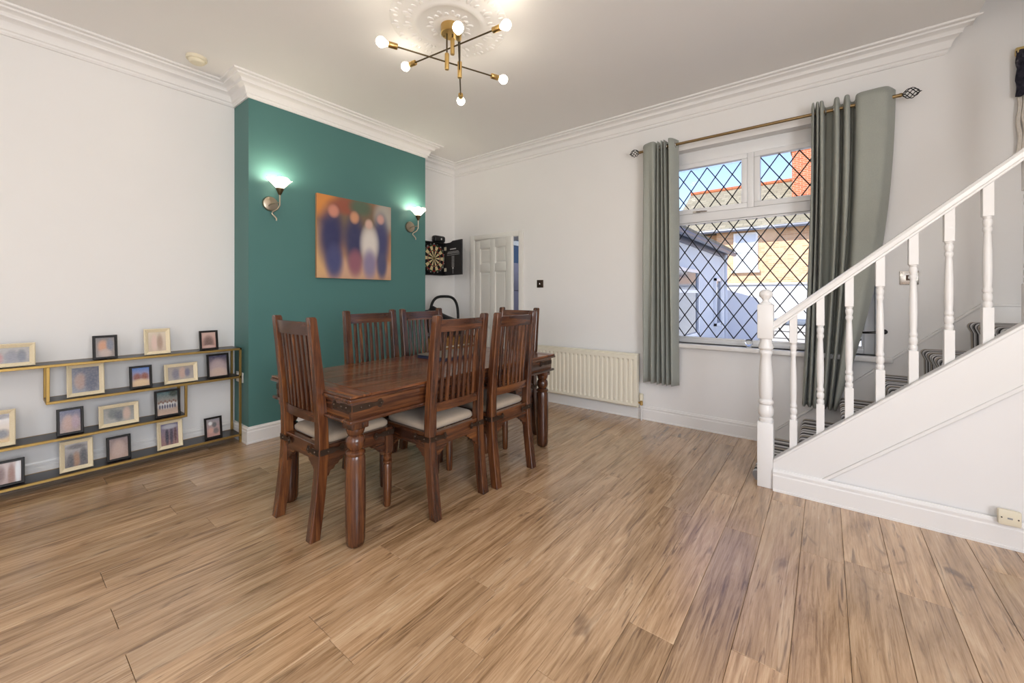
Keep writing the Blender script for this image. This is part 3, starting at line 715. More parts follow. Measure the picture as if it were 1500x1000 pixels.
sconce(-2.452, 'chrome wall light with lit glass shade, left of the canvas')
sconce(-1.000, 'chrome wall light with lit glass shade, between the canvas and the dartboard')

# ------------------------------------------------------------------ chandelier
chd = thing('chandelier', 'brass six bulb chandelier with crossed rods below the ceiling rose', 'chandelier', (RX, RY, ZC - .02))
bm = bmesh.new(); lathe(bm, [(.0, -.052), (.06, -.052), (.064, -.048), (.064, 0), (.0, 0)], 32, (RX + .01, RY, ZC - .02)); obj('canopy', bm, M['brass'], chd)
arms = [((1.936, -2.478), (2.241, -1.724), 2.70, (2.096, -2.106)), ((1.698, -2.121), (2.513, -2.034), 2.80, (2.113, -2.085)), ((2.434, -2.345), (1.869, -1.757), 2.65, (2.148, -2.050))]
for a, b, z, s in arms:
    A, B = Vector((a[0], a[1], z)), Vector((b[0], b[1], z)); u = (B - A).normalized()
    # stem foot on the arm
    t_ = (Vector((s[0], s[1], z)) - A).dot(u); s3 = A + u * t_
    bm = bmesh.new(); tube(bm, [(s3.x, s3.y, z), (s3.x, s3.y, ZC - .07)], .0052, 10); stem = obj('drop_rod', bm, M['darkbrass'], chd)
    bm = bmesh.new(); lathe(bm, [(.0, -.048), (.013, -.048), (.014, -.045), (.014, .052), (.011, .056), (0, .056)], 18, (s3.x, s3.y, z)); obj('collar', bm, M['brass'], stem)
    bm = bmesh.new(); tube(bm, [A + u * .05, B - u * .05], .0048, 10); obj('arm', bm, M['darkbrass'], chd)
    for P_, d in ((A, u), (B, -u)):
        rot = Vector((0, 0, 1)).rotation_difference(-d).to_matrix()
        def al(prof, n=18):
            bm = bmesh.new(); lathe(bm, prof, n); bmesh.ops.rotate(bm, verts=bm.verts, matrix=rot); bmesh.ops.translate(bm, verts=bm.verts, vec=P_); return bm
        obj('bulb_holder', al([(0, -.088), (.016, -.088), (.0175, -.085), (.0175, -.036), (.015, -.032), (0, -.032)]), M['brass'], chd)
        obj('bulb', al([(0, -.034), (.013, -.034), (.014, -.024), (.022, -.014), (.0285, 0), (.030, .008), (.027, .020), (.018, .031), (.008, .036), (0, .037)], 20), M['bulb'], chd)

pg = thing('fill_globe_pendant', 'white globe added behind the camera as fill light for the room', 'pendant lamp', (3.1, -5.1, ZC))  # added lamp, unseen, spreads even light over ceiling and room
bm = bmesh.new(); lathe(bm, [(.05, 0), (.05, -.03), (0, -.03)][::-1], 20, (3.1, -5.1, ZC)); obj('ceiling_cup', bm, M['brass'], pg)
bm = bmesh.new(); tube(bm, [(3.1, -5.1, ZC - .03), (3.1, -5.1, 2.60)], .004, 8); obj('cord', bm, M['black'], pg)
bm = bmesh.new(); bmesh.ops.create_uvsphere(bm, u_segments=32, v_segments=18, radius=.17, matrix=Matrix.Translation((3.1, -5.1, 2.44))); obj('opal_globe', bm, mat('fill_globe_glow', (1, 1, 1, 1), .4, emit=(1, .93, .84, 1), estr=11.0), pg)

sd = thing('smoke_detector', 'round cream smoke detector on the ceiling near the cornice', 'smoke detector', (.345, -2.965, ZC))
bm = bmesh.new(); lathe(bm, [(.0, -.022), (.060, -.022), (.064, -.018), (.064, 0), (0, 0)], 32, (.345, -2.965, ZC)); obj('base', bm, M['cream'], sd)
bm = bmesh.new(); lathe(bm, [(.0, -.044), (.040, -.044), (.048, -.038), (.050, -.022), (0, -.022)], 32, (.345, -2.965, ZC)); obj('sensor_cap', bm, M['cream'], sd)

# ------------------------------------------------------------------ alcove: dartboard cabinet, speaker, chest, infant seat
dz0, dz1, dy0, dy1 = 1.462, 1.886, -.608, -.232
dc = thing('dartboard_cabinet', 'black dartboard cabinet with its door open in the alcove', 'dartboard', (0, -.42, dz0))
obj('cabinet_back', bx(.002, .014, dy0, dy1, dz0, dz1), M['black'], dc)
for a in ((.014, .075, dy0, dy0 + .012, dz0, dz1), (.014, .075, dy1 - .012, dy1, dz0, dz1), (.014, .075, dy0 + .012, dy1 - .012, dz0, dz0 + .012), (.014, .075, dy0 + .012, dy1 - .012, dz1 - .012, dz1)): obj('cabinet_side', bx(*a), M['black'], dc, .002, seg=1)
bcy, bcz = -.419, 1.676
M['db'] = [mat('dartboard_black', lin(24, 22, 20), .9), mat('dartboard_cream', lin(216, 196, 150), .9), mat('dartboard_red', lin(160, 42, 34), .9), mat('dartboard_green', lin(44, 92, 50), .9)]
bm = bmesh.new(); radii = [.0064, .016, .096, .107, .158, .170]; NB = 20; X = .058
def pt(r, a): return bm.verts.new((X, bcy + r * math.sin(a), bcz + r * math.cos(a)))
for k in range(NB):
    a0, a1 = 2 * PI * (k - .5) / NB, 2 * PI * (k + .5) / NB
    for i in range(6):
        r1 = radii[i]; r0 = radii[i - 1] if i else 0
        vs = [pt(r0, a0), pt(r1, a0), pt(r1, (a0 + a1) / 2), pt(r1, a1)] + ([pt(r0, a1)] if r0 else [])
        f = bm.faces.new(vs)
        f.material_index = (2 if i == 0 else 3 if i == 1 else ((2 if k % 2 == 0 else 3) if i in (3, 5) else (0 if k % 2 == 0 else 1)))
bmesh.ops.remove_doubles(bm, verts=bm.verts, dist=1e-5)
b2 = bmesh.new(); lathe(b2, [(.198, 0), (.198, .030), (.195, .035), (0, .035)], 40); bmesh.ops.rotate(b2, verts=b2.verts, matrix=Matrix.Rotation(PI / 2, 3, 'Y')); bmesh.ops.translate(b2, verts=b2.verts, vec=(.022, bcy, bcz))
bd = obj('dartboard', b2, M['db'][0], dc)
bmesh.ops.recalc_face_normals(bm, faces=bm.faces)
obj('playing_segments', bm, M['db'], bd, smooth=False)
bm = bmesh.new()
for rr in (.170, .107, .183):
    tube(bm, [(.059, bcy + rr * math.sin(2 * PI * k / 40), bcz + rr * math.cos(2 * PI * k / 40)) for k in range(40)], .0012, 4, True)
obj('wire_ring', bm, M['chrome'], bd)
def text(s, size, mat_, parent, loc, rot, name='number', depth=.0008):
    cu = bpy.data.curves.new(name, 'FONT'); cu.body = s; cu.size = size; cu.align_x = 'CENTER'; cu.align_y = 'CENTER'; cu.extrude = depth
    tmp = bpy.data.objects.new('tmp', cu); C.objects.link(tmp); bpy.context.view_layer.update()
    me = bpy.data.meshes.new_from_object(tmp.evaluated_get(bpy.context.evaluated_depsgraph_get())); bpy.data.objects.remove(tmp)
    me.transform(Matrix.Translation(Vector(loc)) @ rot.to_4x4()); me.transform(Matrix.Translation(-wloc(parent)))
    me.materials.clear(); me.materials.append(mat_)
    o = bpy.data.objects.new(name, me); C.objects.link(o); o.parent = parent; return o
facex = Matrix(((0, 0, 1), (1, 0, 0), (0, 1, 0)))   # text x->+y, y->+z, normal +x
for k, sn in enumerate((20, 1, 18, 4, 13, 6, 10, 15, 2, 17, 3, 19, 7, 16, 8, 11, 14, 9, 12, 5)):
    a = 2 * PI * k / 20; text(str(sn), .021, M['white'], bd, (.0585, bcy + .184 * math.sin(a), bcz + .184 * math.cos(a)), facex)
# open door: hinged on the right, standing out from the wall
H0 = Vector((.076, dy1 - .002, 0)); ang_d = math.radians(-12)   # direction along the door from the hinge
du = Vector((math.cos(ang_d), math.sin(ang_d), 0)); dn = Vector((du.y, -du.x, 0))   # dn faces the camera side
hD, wD = dz1 - dz0, .40
def dpt(a, z, t): p = H0 + du * a + dn * t; return (p.x, p.y, z)
bm = bmesh.new(); out = [(.006, dz0), (wD, dz0), (wD, dz1 + .012), (.20, dz1 + .012), (.14, dz1 - .006), (.006, dz1 - .006)]
A = [bm.verts.new(dpt(a, z, 0)) for a, z in out]; B = [bm.verts.new(dpt(a, z, .018)) for a, z in out]
for i in range(6): bm.faces.new((A[i], A[(i + 1) % 6], B[(i + 1) % 6], B[i]))
bm.faces.new(A); bm.faces.new(B)
M['charcoal'] = mat('charcoal_board', lin(44, 44, 48), .5); M['chalk'] = mat('white_print', lin(214, 214, 214), .6); M['chalkg'] = mat('grey_print', lin(150, 150, 152), .6)
dd = obj('cabinet_door', bm, M['charcoal'], dc, smooth=False)
def dplate(a0, a1, z0, z1, m, nm='printed_mark'):
    bm = bmesh.new(); loft(bm, [[dpt(a0, z0, t), dpt(a1, z0, t), dpt(a1, z1, t), dpt(a0, z1, t)] for t in (.0181, .0190)]); return obj(nm, bm, m, dd, smooth=False)
ac = .205
dplate(ac - .07, ac + .07, dz1 - .100, dz1 - .086, M['chalk'])
for k in range(3): dplate(ac - .145 + .02 * (k == 0), ac + .145 - .02 * (k == 0), dz1 - .128 - .020 * k, dz1 - .124 - .020 * k, M['chalk'])
for k in range(9): dplate(ac - .125 + .03 * k, ac - .110 + .03 * k, dz1 - .142, dz1 - .131, M['chalkg'])
for k in range(8): dplate(ac - .030, ac + .030, dz1 - .195 - .018 * k, dz1 - .183 - .018 * k, M['chalkg'])
dplate(ac - .014, ac + .014, dz1 - .345, dz1 - .325, M['chalk']); dplate(ac - .005, ac + .005, dz1 - .405, dz1 - .345, M['chalkg'])
for z in (dz0 + .05, dz1 - .10):
    bm = bmesh.new(); loft(bm, [[dpt(-.004, z, t), dpt(.045, z, t), dpt(.045, z + .045, t), dpt(-.004, z + .045, t)] for t in (.0182, .022)]); obj('hinge', bm, M['cream'], dd, smooth=False)

sp_ = thing('portable_speaker', 'small rounded black speaker standing on top of the dartboard cabinet', 'speaker', (.045, -.33, dz1))
bm = bx(.008, .085, -.425, -.238, dz1 + .001, dz1 + .088); obj('speaker_body', bm, M['black'], sp_, .028, seg=4)
bm = bmesh.new(); lathe(bm, [(.012, 0), (.012, .002), (0, .002)], 16); bmesh.ops.rotate(bm, verts=bm.verts, matrix=Matrix.Rotation(PI / 2, 3, 'Y')); bmesh.ops.translate(bm, verts=bm.verts, vec=(.0855, -.318, dz1 + .044)); obj('round_badge', bm, M['chalk'], sp_)

chest = thing('wooden_chest', 'low honey wood chest in the alcove under the black infant seat', 'chest', (.22, -.40, 0))
M['pine'] = paint('honey_pine', lin(168, 122, 66), .4, .35)
obj('carcass', bx(.03, .41, -.70, -.06, .02, .665), M['pine'], chest, .004)
obj('top_board', bx(.024, .43, -.72, -.045, .665, .69), M['pine'], chest, .006)
for za, zb in ((.40, .575), (.215, .39), (.03, .205)):
    d_ = obj('drawer_front', bx(.411, .424, -.685, -.075, za, zb), M['pine'], chest, .004)
    bm = bmesh.new(); tube(bm, [(.425, -.44, (za + zb) / 2), (.44, -.43, (za + zb) / 2), (.44, -.33, (za + zb) / 2), (.425, -.32, (za + zb) / 2)], .005); obj('handle', bm, M['brass'], d_)
obj('light_edge_strip', bx(.411, .428, -.70, -.06, .578, .592), M['cream'], chest)

cs = thing('infant_car_seat', 'black infant car seat with raised carry handle on the alcove chest', 'car seat', (.23, -.42, .691))
bm = bmesh.new(); rings = []
# bucket shell: lofted along y (head end to the left, foot end to the right)
prof_ = [(-.70, .86, 1.00, .10), (-.66, .80, 1.03, .14), (-.58, .735, 1.02, .17), (-.46, .70, .97, .18), (-.34, .693, .93, .18), (-.24, .70, .905, .17), (-.16, .735, .885, .15), (-.12, .78, .86, .11)]
for y, za, zb, hw in prof_:
    ring = []
    for k in range(16):
        a = 2 * PI * k / 16; ring.append((.23 + hw * math.copysign(abs(math.cos(a)) ** .6, math.cos(a)), y, (za + zb) / 2 + (zb - za) / 2 * math.copysign(abs(math.sin(a)) ** .7, math.sin(a))))
    rings.append(ring)
loft(bm, rings); obj('shell', bm, M['carseat'], cs, ang=1.2)
bm = bmesh.new()
# handle: U shaped bar that rises from both sides and crosses at the top
pts = []
for k in range(25):
    t = k / 24; a = PI * t
    c_, s_ = math.cos(a), math.sin(a)
    pts.append((.23 + .035 * c_, -.40 + .205 * math.copysign(abs(c_) ** .6, c_), .83 + .36 * abs(s_) ** .55))
tube(bm, pts, .017, 10); obj('carry_handle', bm, M['black'], cs)
bm = bmesh.new(); tube(bm, [(.14, -.56, 1.0), (.23, -.60, 1.04), (.32, -.56, 1.0)], [.03, .04, .03], 10); obj('head_cushion', bm, M['carseat'], cs)

# ------------------------------------------------------------------ switches and sockets
def plate(name, label, cat, x0, x1, z0, z1, yw, m, parts):
    r = thing(name, label, cat, ((x0 + x1) / 2, yw, z0)); obj('face_plate', bx(x0, x1, yw - .009, yw - .0005, z0, z1), m, r, .003)
    for nm, a, mm in parts: obj(nm, bx(a[0], a[1], yw - a[4], yw - .009, a[2], a[3]), mm, r, .002, seg=1)
plate('light_switch', 'dark metal light switch on the white wall between door and window', 'light switch', 1.362, 1.448, 1.293, 1.381, 0, M['iron'], [('toggle', (1.398, 1.412, 1.328, 1.346, .022), M['chrome'])])
plate('light_switch', 'chrome wall switch above the stairs, right of the curtains', 'light switch', 4.423, 4.519, 1.276, 1.371, 0, M['chrome'], [('toggle', (4.463, 4.479, 1.315, 1.333, .024), M['chrome']), ('switch_surround', (4.455, 4.487, 1.305, 1.343, .011), M['iron'])])

# ------------------------------------------------------------------ radiator
rd = thing('radiator', 'cream ribbed panel radiator on the wall beneath the light switch', 'radiator', (1.92, 0, .125))
rx0, rx1, rz0, rz1 = 1.25, 2.585, .125, .633
bm = bmesh.new(); nf = 26; fw2 = (rx1 - rx0 - .04) / nf; pl = [(rx0, -.088), (rx0 + .004, -.100), (rx0 + .018, -.100)]
for k in range(nf):
    a = rx0 + .02 + fw2 * k; pl += [(a + fw2 * .12, -.100), (a + fw2 * .26, -.0880), (a + fw2 * .56, -.0880), (a + fw2 * .70, -.100)]
pl += [(rx1 - .018, -.100), (rx1 - .004, -.100), (rx1, -.088)]
zs = [rz0, rz0 + .012, rz0 + .035, rz0 + .055, rz1 - .065, rz1 - .045, rz1 - .012, rz1]
G = []
for i, z in enumerate(zs):
    row = []
    for x, y in pl:
        yy = y if i in (3, 4) else max(-.100, min(y, -.100)) if i in (1, 2, 5, 6) else -.088
        if x in (rx0, rx1): yy = -.088
        row.append(bm.verts.new((x, yy, z)))
    G.append(row)
for i in range(len(zs) - 1):
    for j in range(len(pl) - 1): bm.faces.new((G[i][j], G[i][j + 1], G[i + 1][j + 1], G[i + 1][j]))
obj('front_panel', bm, M['rad'], rd, ang=.5, recalc=False)
obj('back_panel', bx(rx0, rx1, -.0875, -.045, rz0, rz1 - .004), M['rad'], rd, .004)
obj('top_grille', bx(rx0 - .002, rx1 + .002, -.099, -.038, rz1 - .004, rz1 + .006), M['rad'], rd, .003)
vx, vy = 2.612, -.062
bm = bmesh.new(); lathe(bm, [(.0, 0), (.017, 0), (.019, .01), (.019, .055), (.015, .062), (0, .062)], 16, (vx, vy, .195)); vh = obj('valve_head', bm, M['cream'], rd)
bm = bmesh.new(); lathe(bm, [(.010, 0), (.014, .005), (.014, .035), (.010, .04), (.012, .045), (.012, .05)], 12, (vx, vy, .146)); tube(bm, [(vx, vy, .168), (rx1 - .002, vy, .168)], .010, 10); obj('valve_body', bm, M['brass'], rd)
bm = bmesh.new(); tube(bm, [(vx, vy, .002), (vx, vy, .15)], .0075, 10); obj('feed_pipe', bm, M['gloss'], rd)

# ------------------------------------------------------------------ curtains
pole = thing('curtain_pole', 'antique brass curtain pole with twisted cage finials over the window', 'curtain pole', (3.5, -.1, 2.566))
bm = bmesh.new(); tube(bm, [(2.62, -.1, 2.566), (4.41, -.1, 2.566)], .012, 14); obj('rod', bm, M['rodmetal'], pole)
for s, x0 in ((-1, 2.62), (1, 4.41)):
    bm = bmesh.new(); lathe(bm, [(.013, 0), (.014, .012), (.009, .02), (0, .02)], 12); bmesh.ops.rotate(bm, verts=bm.verts, matrix=Matrix.Rotation(s * PI / 2, 3, 'Y')); bmesh.ops.translate(bm, verts=bm.verts, vec=(x0, -.1, 2.566))
    fi = obj('finial_collar', bm, M['rodmetal'], pole)
    for k in range(6):
        bm = bmesh.new(); P_ = []
        for i in range(13):
            t = i / 12; a = 2 * PI * k / 6 + t * PI * 1.0; rr = .034 * math.sin(PI * (t * .92 + .04)) ** .8
            P_.append((x0 + s * (.018 + t * .082), -.1 + rr * math.cos(a), 2.566 + rr * math.sin(a)))
        tube(bm, P_, .0028, 6); obj('cage_wire', bm, M['blackiron'], fi)
    bm = bmesh.new(); tube(bm, [(x0 + s * .098, -.1, 2.566), (x0 + s * .112, -.1, 2.566)], [.006, .002], 8); obj('finial_tip', bm, M['blackiron'], fi)
for xb in (2.66, 4.37):
    bm = bmesh.new(); tube(bm, [(xb, -.001, 2.545), (xb, -.06, 2.545), (xb, -.1, 2.552)], .006, 8); lathe(bm, [(.02, 0), (.02, .005), (0, .005)], 12, (xb, -.012, 2.54)); obj('pole_bracket', bm, M['rodmetal'], pole)

def smooth_path(p, n):
    """Catmull-Rom resample"""
    out = []; m = len(p) - 1
    for i in range(n + 1):
        t = i / n * m; k = min(int(t), m - 1); f = t - k
        a, b, c, d = p[max(k - 1, 0)], p[k], p[k + 1], p[min(k + 2, m)]
        out.append(tuple(.5 * ((2 * b[j]) + (-a[j] + c[j]) * f + (2 * a[j] - 5 * b[j] + 4 * c[j] - d[j]) * f * f + (-a[j] + 3 * b[j] - 3 * c[j] + d[j]) * f ** 3) for j in (0, 1)))
    return out
def curtain(label, top, bot, ztop, zbot, ease, rows_, eyelets, n=220):
    A, B = smooth_path(top, n), smooth_path(bot, n)
    r = thing('curtain', label, 'curtain', ((A[0][0] + A[-1][0]) / 2, -.1, zbot), 'sage grey eyelet curtains at the window')
    bm = bmesh.new(); G = []
    for i in range(rows_ + 1):
        t = i / rows_; e = ease(t); row = []
        for j in range(n + 1):
            x = A[j][0] * (1 - e) + B[j][0] * e; y = A[j][1] * (1 - e) + B[j][1] * e
            x += .003 * math.sin(j * .11 + t * 7); y += .004 * math.sin(j * .07 + t * 5) * t
            row.append(bm.verts.new((x, min(y, -.018), ztop + (zbot - ztop) * t)))
        G.append(row)
    for i in range(rows_):
        for j in range(n): bm.faces.new((G[i][j], G[i][j + 1], G[i + 1][j + 1], G[i + 1][j]))
    bmesh.ops.recalc_face_normals(bm, faces=bm.faces)
    bmesh.ops.solidify(bm, geom=bm.faces[:], thickness=.0025)
    obj('cloth', bm, M['curtain'], r, ang=1.6)
    for x in eyelets:
        bm = bmesh.new(); tube(bm, [(x, -.1 + .024 * math.cos(a), 2.566 + .024 * math.sin(a)) for a in [2 * PI * k / 20 for k in range(20)]], .0045, 8, True); obj('eyelet_ring', bm, M['chrome'], r)
    return r
f_, b__ = -.165, -.04
curtain('narrow sage grey curtain gathered at the left of the window',
        [(2.632, -.075), (2.66, -.135), (2.72, -.17), (2.77, -.165), (2.778, b__), (2.795, f_), (2.81, b__), (2.825, f_), (2.84, b__), (2.855, f_), (2.872, b__), (2.89, f_), (2.93, -.15), (2.958, -.06)],
        [(2.632, -.07), (2.66, -.14), (2.70, -.06), (2.735, -.15), (2.76, -.06), (2.79, -.15), (2.81, -.06), (2.835, -.16), (2.855, -.07), (2.875, -.15), (2.895, -.07), (2.915, -.15), (2.94, -.11), (2.962, -.06)],
        2.612, .385, lambda t: t ** .8, 30, (2.655, 2.785, 2.803, 2.817, 2.833, 2.865, 2.942))
curtain('wide sage grey curtain swept aside behind the stair balusters',
        [(3.925, -.06), (3.932, f_), (3.946, f_), (3.953, b__), (3.960, f_), (3.970, f_), (3.977, b__), (3.984, f_), (4.000, f_), (4.010, -.03), (4.055, -.025), (4.068, f_), (4.090, f_), (4.098, -.025), (4.115, -.025), (4.124, f_), (4.148, f_), (4.158, -.03), (4.180, -.035), (4.192, -.15), (4.26, -.172), (4.335, -.170), (4.37, -.12), (4.40, -.06)],
        [(3.868, -.06), (3.876, -.14), (3.890, -.14), (3.900, -.06), (3.910, -.14), (3.922, -.14), (3.932, -.06), (3.945, -.15), (3.960, -.15), (3.972, -.05), (3.985, -.05), (3.995, -.15), (4.010, -.15), (4.018, -.05), (4.026, -.05), (4.034, -.15), (4.046, -.15), (4.052, -.05), (4.057, -.05), (4.062, -.14), (4.068, -.15), (4.074, -.14), (4.079, -.10), (4.084, -.06)],
        2.625, .365, lambda t: t ** 2.0, 36, (3.957, 3.972, 4.014, 4.062, 4.118, 4.185, 4.365), 320)
hb = thing('curtain_holdback', 'thin dark wire holdback hook on the wall right of the window', 'curtain hook', (4.34, -.0, .94))
bm = bmesh.new(); tube(bm, [(4.345, -.001, .942), (4.345, -.05, .942), (4.30, -.075, .945), (4.22, -.07, .938), (4.21, -.05, .932), (4.24, -.04, .930), (4.33, -.05, .935)], .004, 8); obj('wire_hook', bm, M['blackiron'], hb)
bm = bmesh.new(); lathe(bm, [(.018, 0), (.018, .004), (0, .004)], 14); bmesh.ops.rotate(bm, verts=bm.verts, matrix=Matrix.Rotation(PI / 2, 3, 'X')); bmesh.ops.translate(bm, verts=bm.verts, vec=(4.345, -.0005, .942)); obj('wall_rose', bm, M['blackiron'], hb)
gb = thing('glass_ball', 'small clear glass ball ornament on the window sill', 'ornament', (3.507, -.02, .766))
bm = bmesh.new(); bmesh.ops.create_uvsphere(bm, u_segments=24, v_segments=14, radius=.030, matrix=Matrix.Translation((3.507, -.02, .808))); obj('ball', bm, M['clearglass'], gb)
bm = bmesh.new(); lathe(bm, [(.020, 0), (.021, .004), (.012, .012), (.010, .016)], 20, (3.507, -.02, .766)); obj('foot', bm, M['clearglass'], gb)

# ------------------------------------------------------------------ staircase
st = thing('staircase', 'white painted staircase with striped carpet rising along the window wall', 'staircase', (4.6, -.47, 0))
nx = [3.634, 3.872, 4.092, 4.312, 4.523, 4.737]; tz = [.058, .249, .443, .645, .841, 1.030]
SYF = -.935
for k in range(6):
    x0 = nx[k]; x1 = nx[k + 1] + .02 if k < 5 else XR; z = tz[k]; zb = tz[k - 1] - .02 if k else 0.0
    r = .024 if k else .02; pr = []
    for q in range(6):
        a = PI / 2 + PI * .62 * q / 5; pr.append((x0 + r + r * math.cos(a), z - r + r * math.sin(a)))
    pr += [(x0 + .016, z - 2 * r - .02), (x0 + .018, zb), (x1, zb), (x1, z)]
    if k == 0: pr = [(max(a, x0), max(b, 0)) for a, b in pr]
    bm = bmesh.new(); prism(bm, pr, 'y', -.905 if k else -.845, -.0255); o = obj('carpeted_step', bm, M['carpet'], st, ang=.7)
# wall string
obj('wall_string', (lambda b: (prism(b, [(3.70, .0), (3.70, .112), (4.802, 1.136), (XR, 1.136), (XR, 0)], 'y', -.025, -.001), b)[1])(bmesh.new()), M['gloss'], st, .004, seg=1)
bm = bmesh.new(); prism(bm, [(3.697, .110), (3.697, .126), (4.800, 1.148), (XR, 1.148), (XR, 1.132), (4.806, 1.132)], 'y', -.031, -.001); obj('wall_string_cap', bm, M['gloss'], st, .003, seg=1)
ks = .887; so = lambda x: .186 + ks * (x - 3.759)
XE = 5.0
bm = bmesh.new(); prism(bm, [(3.757, 0), (3.757, so(3.757) - .014), (XE, so(XE) - .014), (XE, 0)], 'y', SYF + .012, -.905); obj('spandrel_panel', bm, M['wall'], st, smooth=False)
kt = .862; tr = lambda x: .145 + kt * (x - 4.025)
bm = bmesh.new(); prism(bm, [(3.757, .115), (3.757, so(3.757) - .014), (XE, so(XE) - .014), (XE, tr(XE)), (4.025 - .145 / kt + .13, .115)], 'y', SYF, SYF + .0125); obj('outer_string', bm, M['gloss'], st, smooth=False)
bm = bmesh.new(); prism(bm, [(4.00, tr(4.0) - .012), (XE, tr(XE) - .012), (XE, tr(XE) + .014), (4.00, tr(4.0) + .014)], 'y', SYF - .007, SYF + .002); obj('string_moulding', bm, M['gloss'], st, .003, seg=1)
bm = bmesh.new(); prism(bm, [(3.757, so(3.757) - .016), (XE, so(XE) - .016), (XE, so(XE) + .004), (3.757, so(3.757) + .004)], 'y', SYF - .008, -.875); obj('string_capping', bm, M['gloss'], st, .003, seg=1)
bm = bmesh.new(); sweep(bm, [(XE, SYF), (3.757, SYF)][::-1], [(o, z) for o, z in bp]); obj('stair_skirting', bm, M['gloss'], st, ang=.45)
# newel posts
def newel(cx, cy, z0, hb, ht, top):
    w = .043; n_ = obj('newel_post', bx(cx - w, cx + w, cy - w, cy + w, z0, z0 + hb), M['gloss'], st, .004)
    q = hb; m_ = ht - hb
    pr = [(.036, 0), (.040, .010), (.040, .022), (.032, .03), (.040, .045), (.043, .058), (.043, .085), (.038, .098), (.033, .108), (.042, .12), (.042, .132), (.033, .145), (.037, .16), (.040, .22), (.039, .28), (.034, .36), (.030, .42), (.038, .435), (.038, .445), (.032, .455), (.041, .468), (.041, .485), (.034, .50), (.034, .53)]
    f = m_ / .53; bm = bmesh.new(); lathe(bm, [(a, b * f) for a, b in pr], 24, (cx, cy, z0 + q)); obj('turned_shaft', bm, M['gloss'], n_)
    obj('top_block', bx(cx - w, cx + w, cy - w, cy + w, z0 + ht, z0 + top), M['gloss'], n_, .006)
    bm = bmesh.new(); lathe(bm, [(.036, 0), (.036, .006), (.022, .016), (.018, .026), (.022, .034), (.036, .050), (.039, .064), (.034, .080), (.02, .092), (0, .095)], 24, (cx, cy, z0 + top)); obj('ball_cap', bm, M['gloss'], n_)
newel(3.714, -.893, 0, .405, .93, 1.145)
newel(5.045, -.893, 0, 1.52, 2.0, 2.40)
hr = lambda x: 1.030 + .862 * (x - 3.744)     # top of the handrail
bm = bmesh.new(); hp = [(-.022, -.062), (.022, -.062), (.022, -.050), (.030, -.044), (.032, -.020), (.024, -.004), (.012, 0), (-.012, 0), (-.024, -.004), (-.032, -.020), (-.030, -.044), (-.022, -.050)]
loft(bm, [[(x, -.893 + a, hr(x) + b) for a, b in hp] for x in (3.757, 5.003)]); obj('handrail', bm, M['gloss'], st, ang=.5)
for k in range(9):
    x = 3.858 + .1312 * k; w = .0195; zb, zt = so(x) + .004, hr(x) - .062
    if x > 4.97: break
    sl = ks * w; slt = .862 * w
    bm = bmesh.new(); hb_ = zb + .165; ht_ = zt - .155
    loft(bm, [[(x - w, -.893 - w, zb - sl), (x + w, -.893 - w, zb + sl), (x + w, -.893 + w, zb + sl), (x - w, -.893 + w, zb - sl)], [(x - w, -.893 - w, hb_), (x + w, -.893 - w, hb_), (x + w, -.893 + w, hb_), (x - w, -.893 + w, hb_)]])
    ba = obj('baluster', bm, M['gloss'], st, .002, seg=1)
    bm = bmesh.new(); loft(bm, [[(x - w, -.893 - w, ht_), (x + w, -.893 - w, ht_), (x + w, -.893 + w, ht_), (x - w, -.893 + w, ht_)], [(x - w, -.893 - w, zt - slt), (x + w, -.893 - w, zt + slt), (x + w, -.893 + w, zt + slt), (x - w, -.893 + w, zt - slt)]])
    obj('upper_block', bm, M['gloss'], ba, .002, seg=1)
    f = (ht_ - hb_); pr = [(.015, 0), (.018, .012), (.018, .022), (.014, .03), (.018, .042), (.0185, .062), (.014, .072), (.018, .08), (.018, .09), (.014, .10), (.016, .13), (.0175, .20), (.0165, .27), (.0135, .36), (.012, f - .08), (.017, f - .068), (.017, f - .058), (.0135, f - .05), (.0175, f - .032), (.0175, f - .02), (.014, f - .012), (.017, f - .004), (.017, f)]
    bm = bmesh.new(); lathe(bm, pr, 16, (x, -.893, hb_)); obj('turned_shaft', bm, M['gloss'], ba)
# telephone socket on the stair skirting
ps = thing('telephone_socket', 'cream telephone socket on the skirting under the stairs', 'socket', (4.698, SYF, .118))
obj('face_plate', bx(4.662, 4.734, SYF - .044, SYF - .0215, .120, .190), M['cream'], ps, .004)
for xx in (4.672, 4.724):
    bm = bmesh.new(); bmesh.ops.create_uvsphere(bm, u_segments=8, v_segments=5, radius=.003, matrix=Matrix.Translation((xx, SYF - .0445, .155))); obj('screw', bm, M['iron'], ps)
obj('jack_slot', bx(4.690, 4.706, SYF - .0455, SYF - .044, .151, .158), M['chalkg'], ps)

# socket on the side of the chimney breast, behind the shelf post
sk = thing('wall_socket', 'white wall socket on the chimney breast side behind the shelf', 'socket', (.125, YS, .48))
obj('face_plate', bx(.06, .205, YS - .009, YS - .0005, .478, .562), M['white'], sk, .003)
for xx in (.085, .16): obj('rocker', bx(xx, xx + .018, YS - .013, YS - .009, .535, .552), M['white'], sk, .001, seg=1)

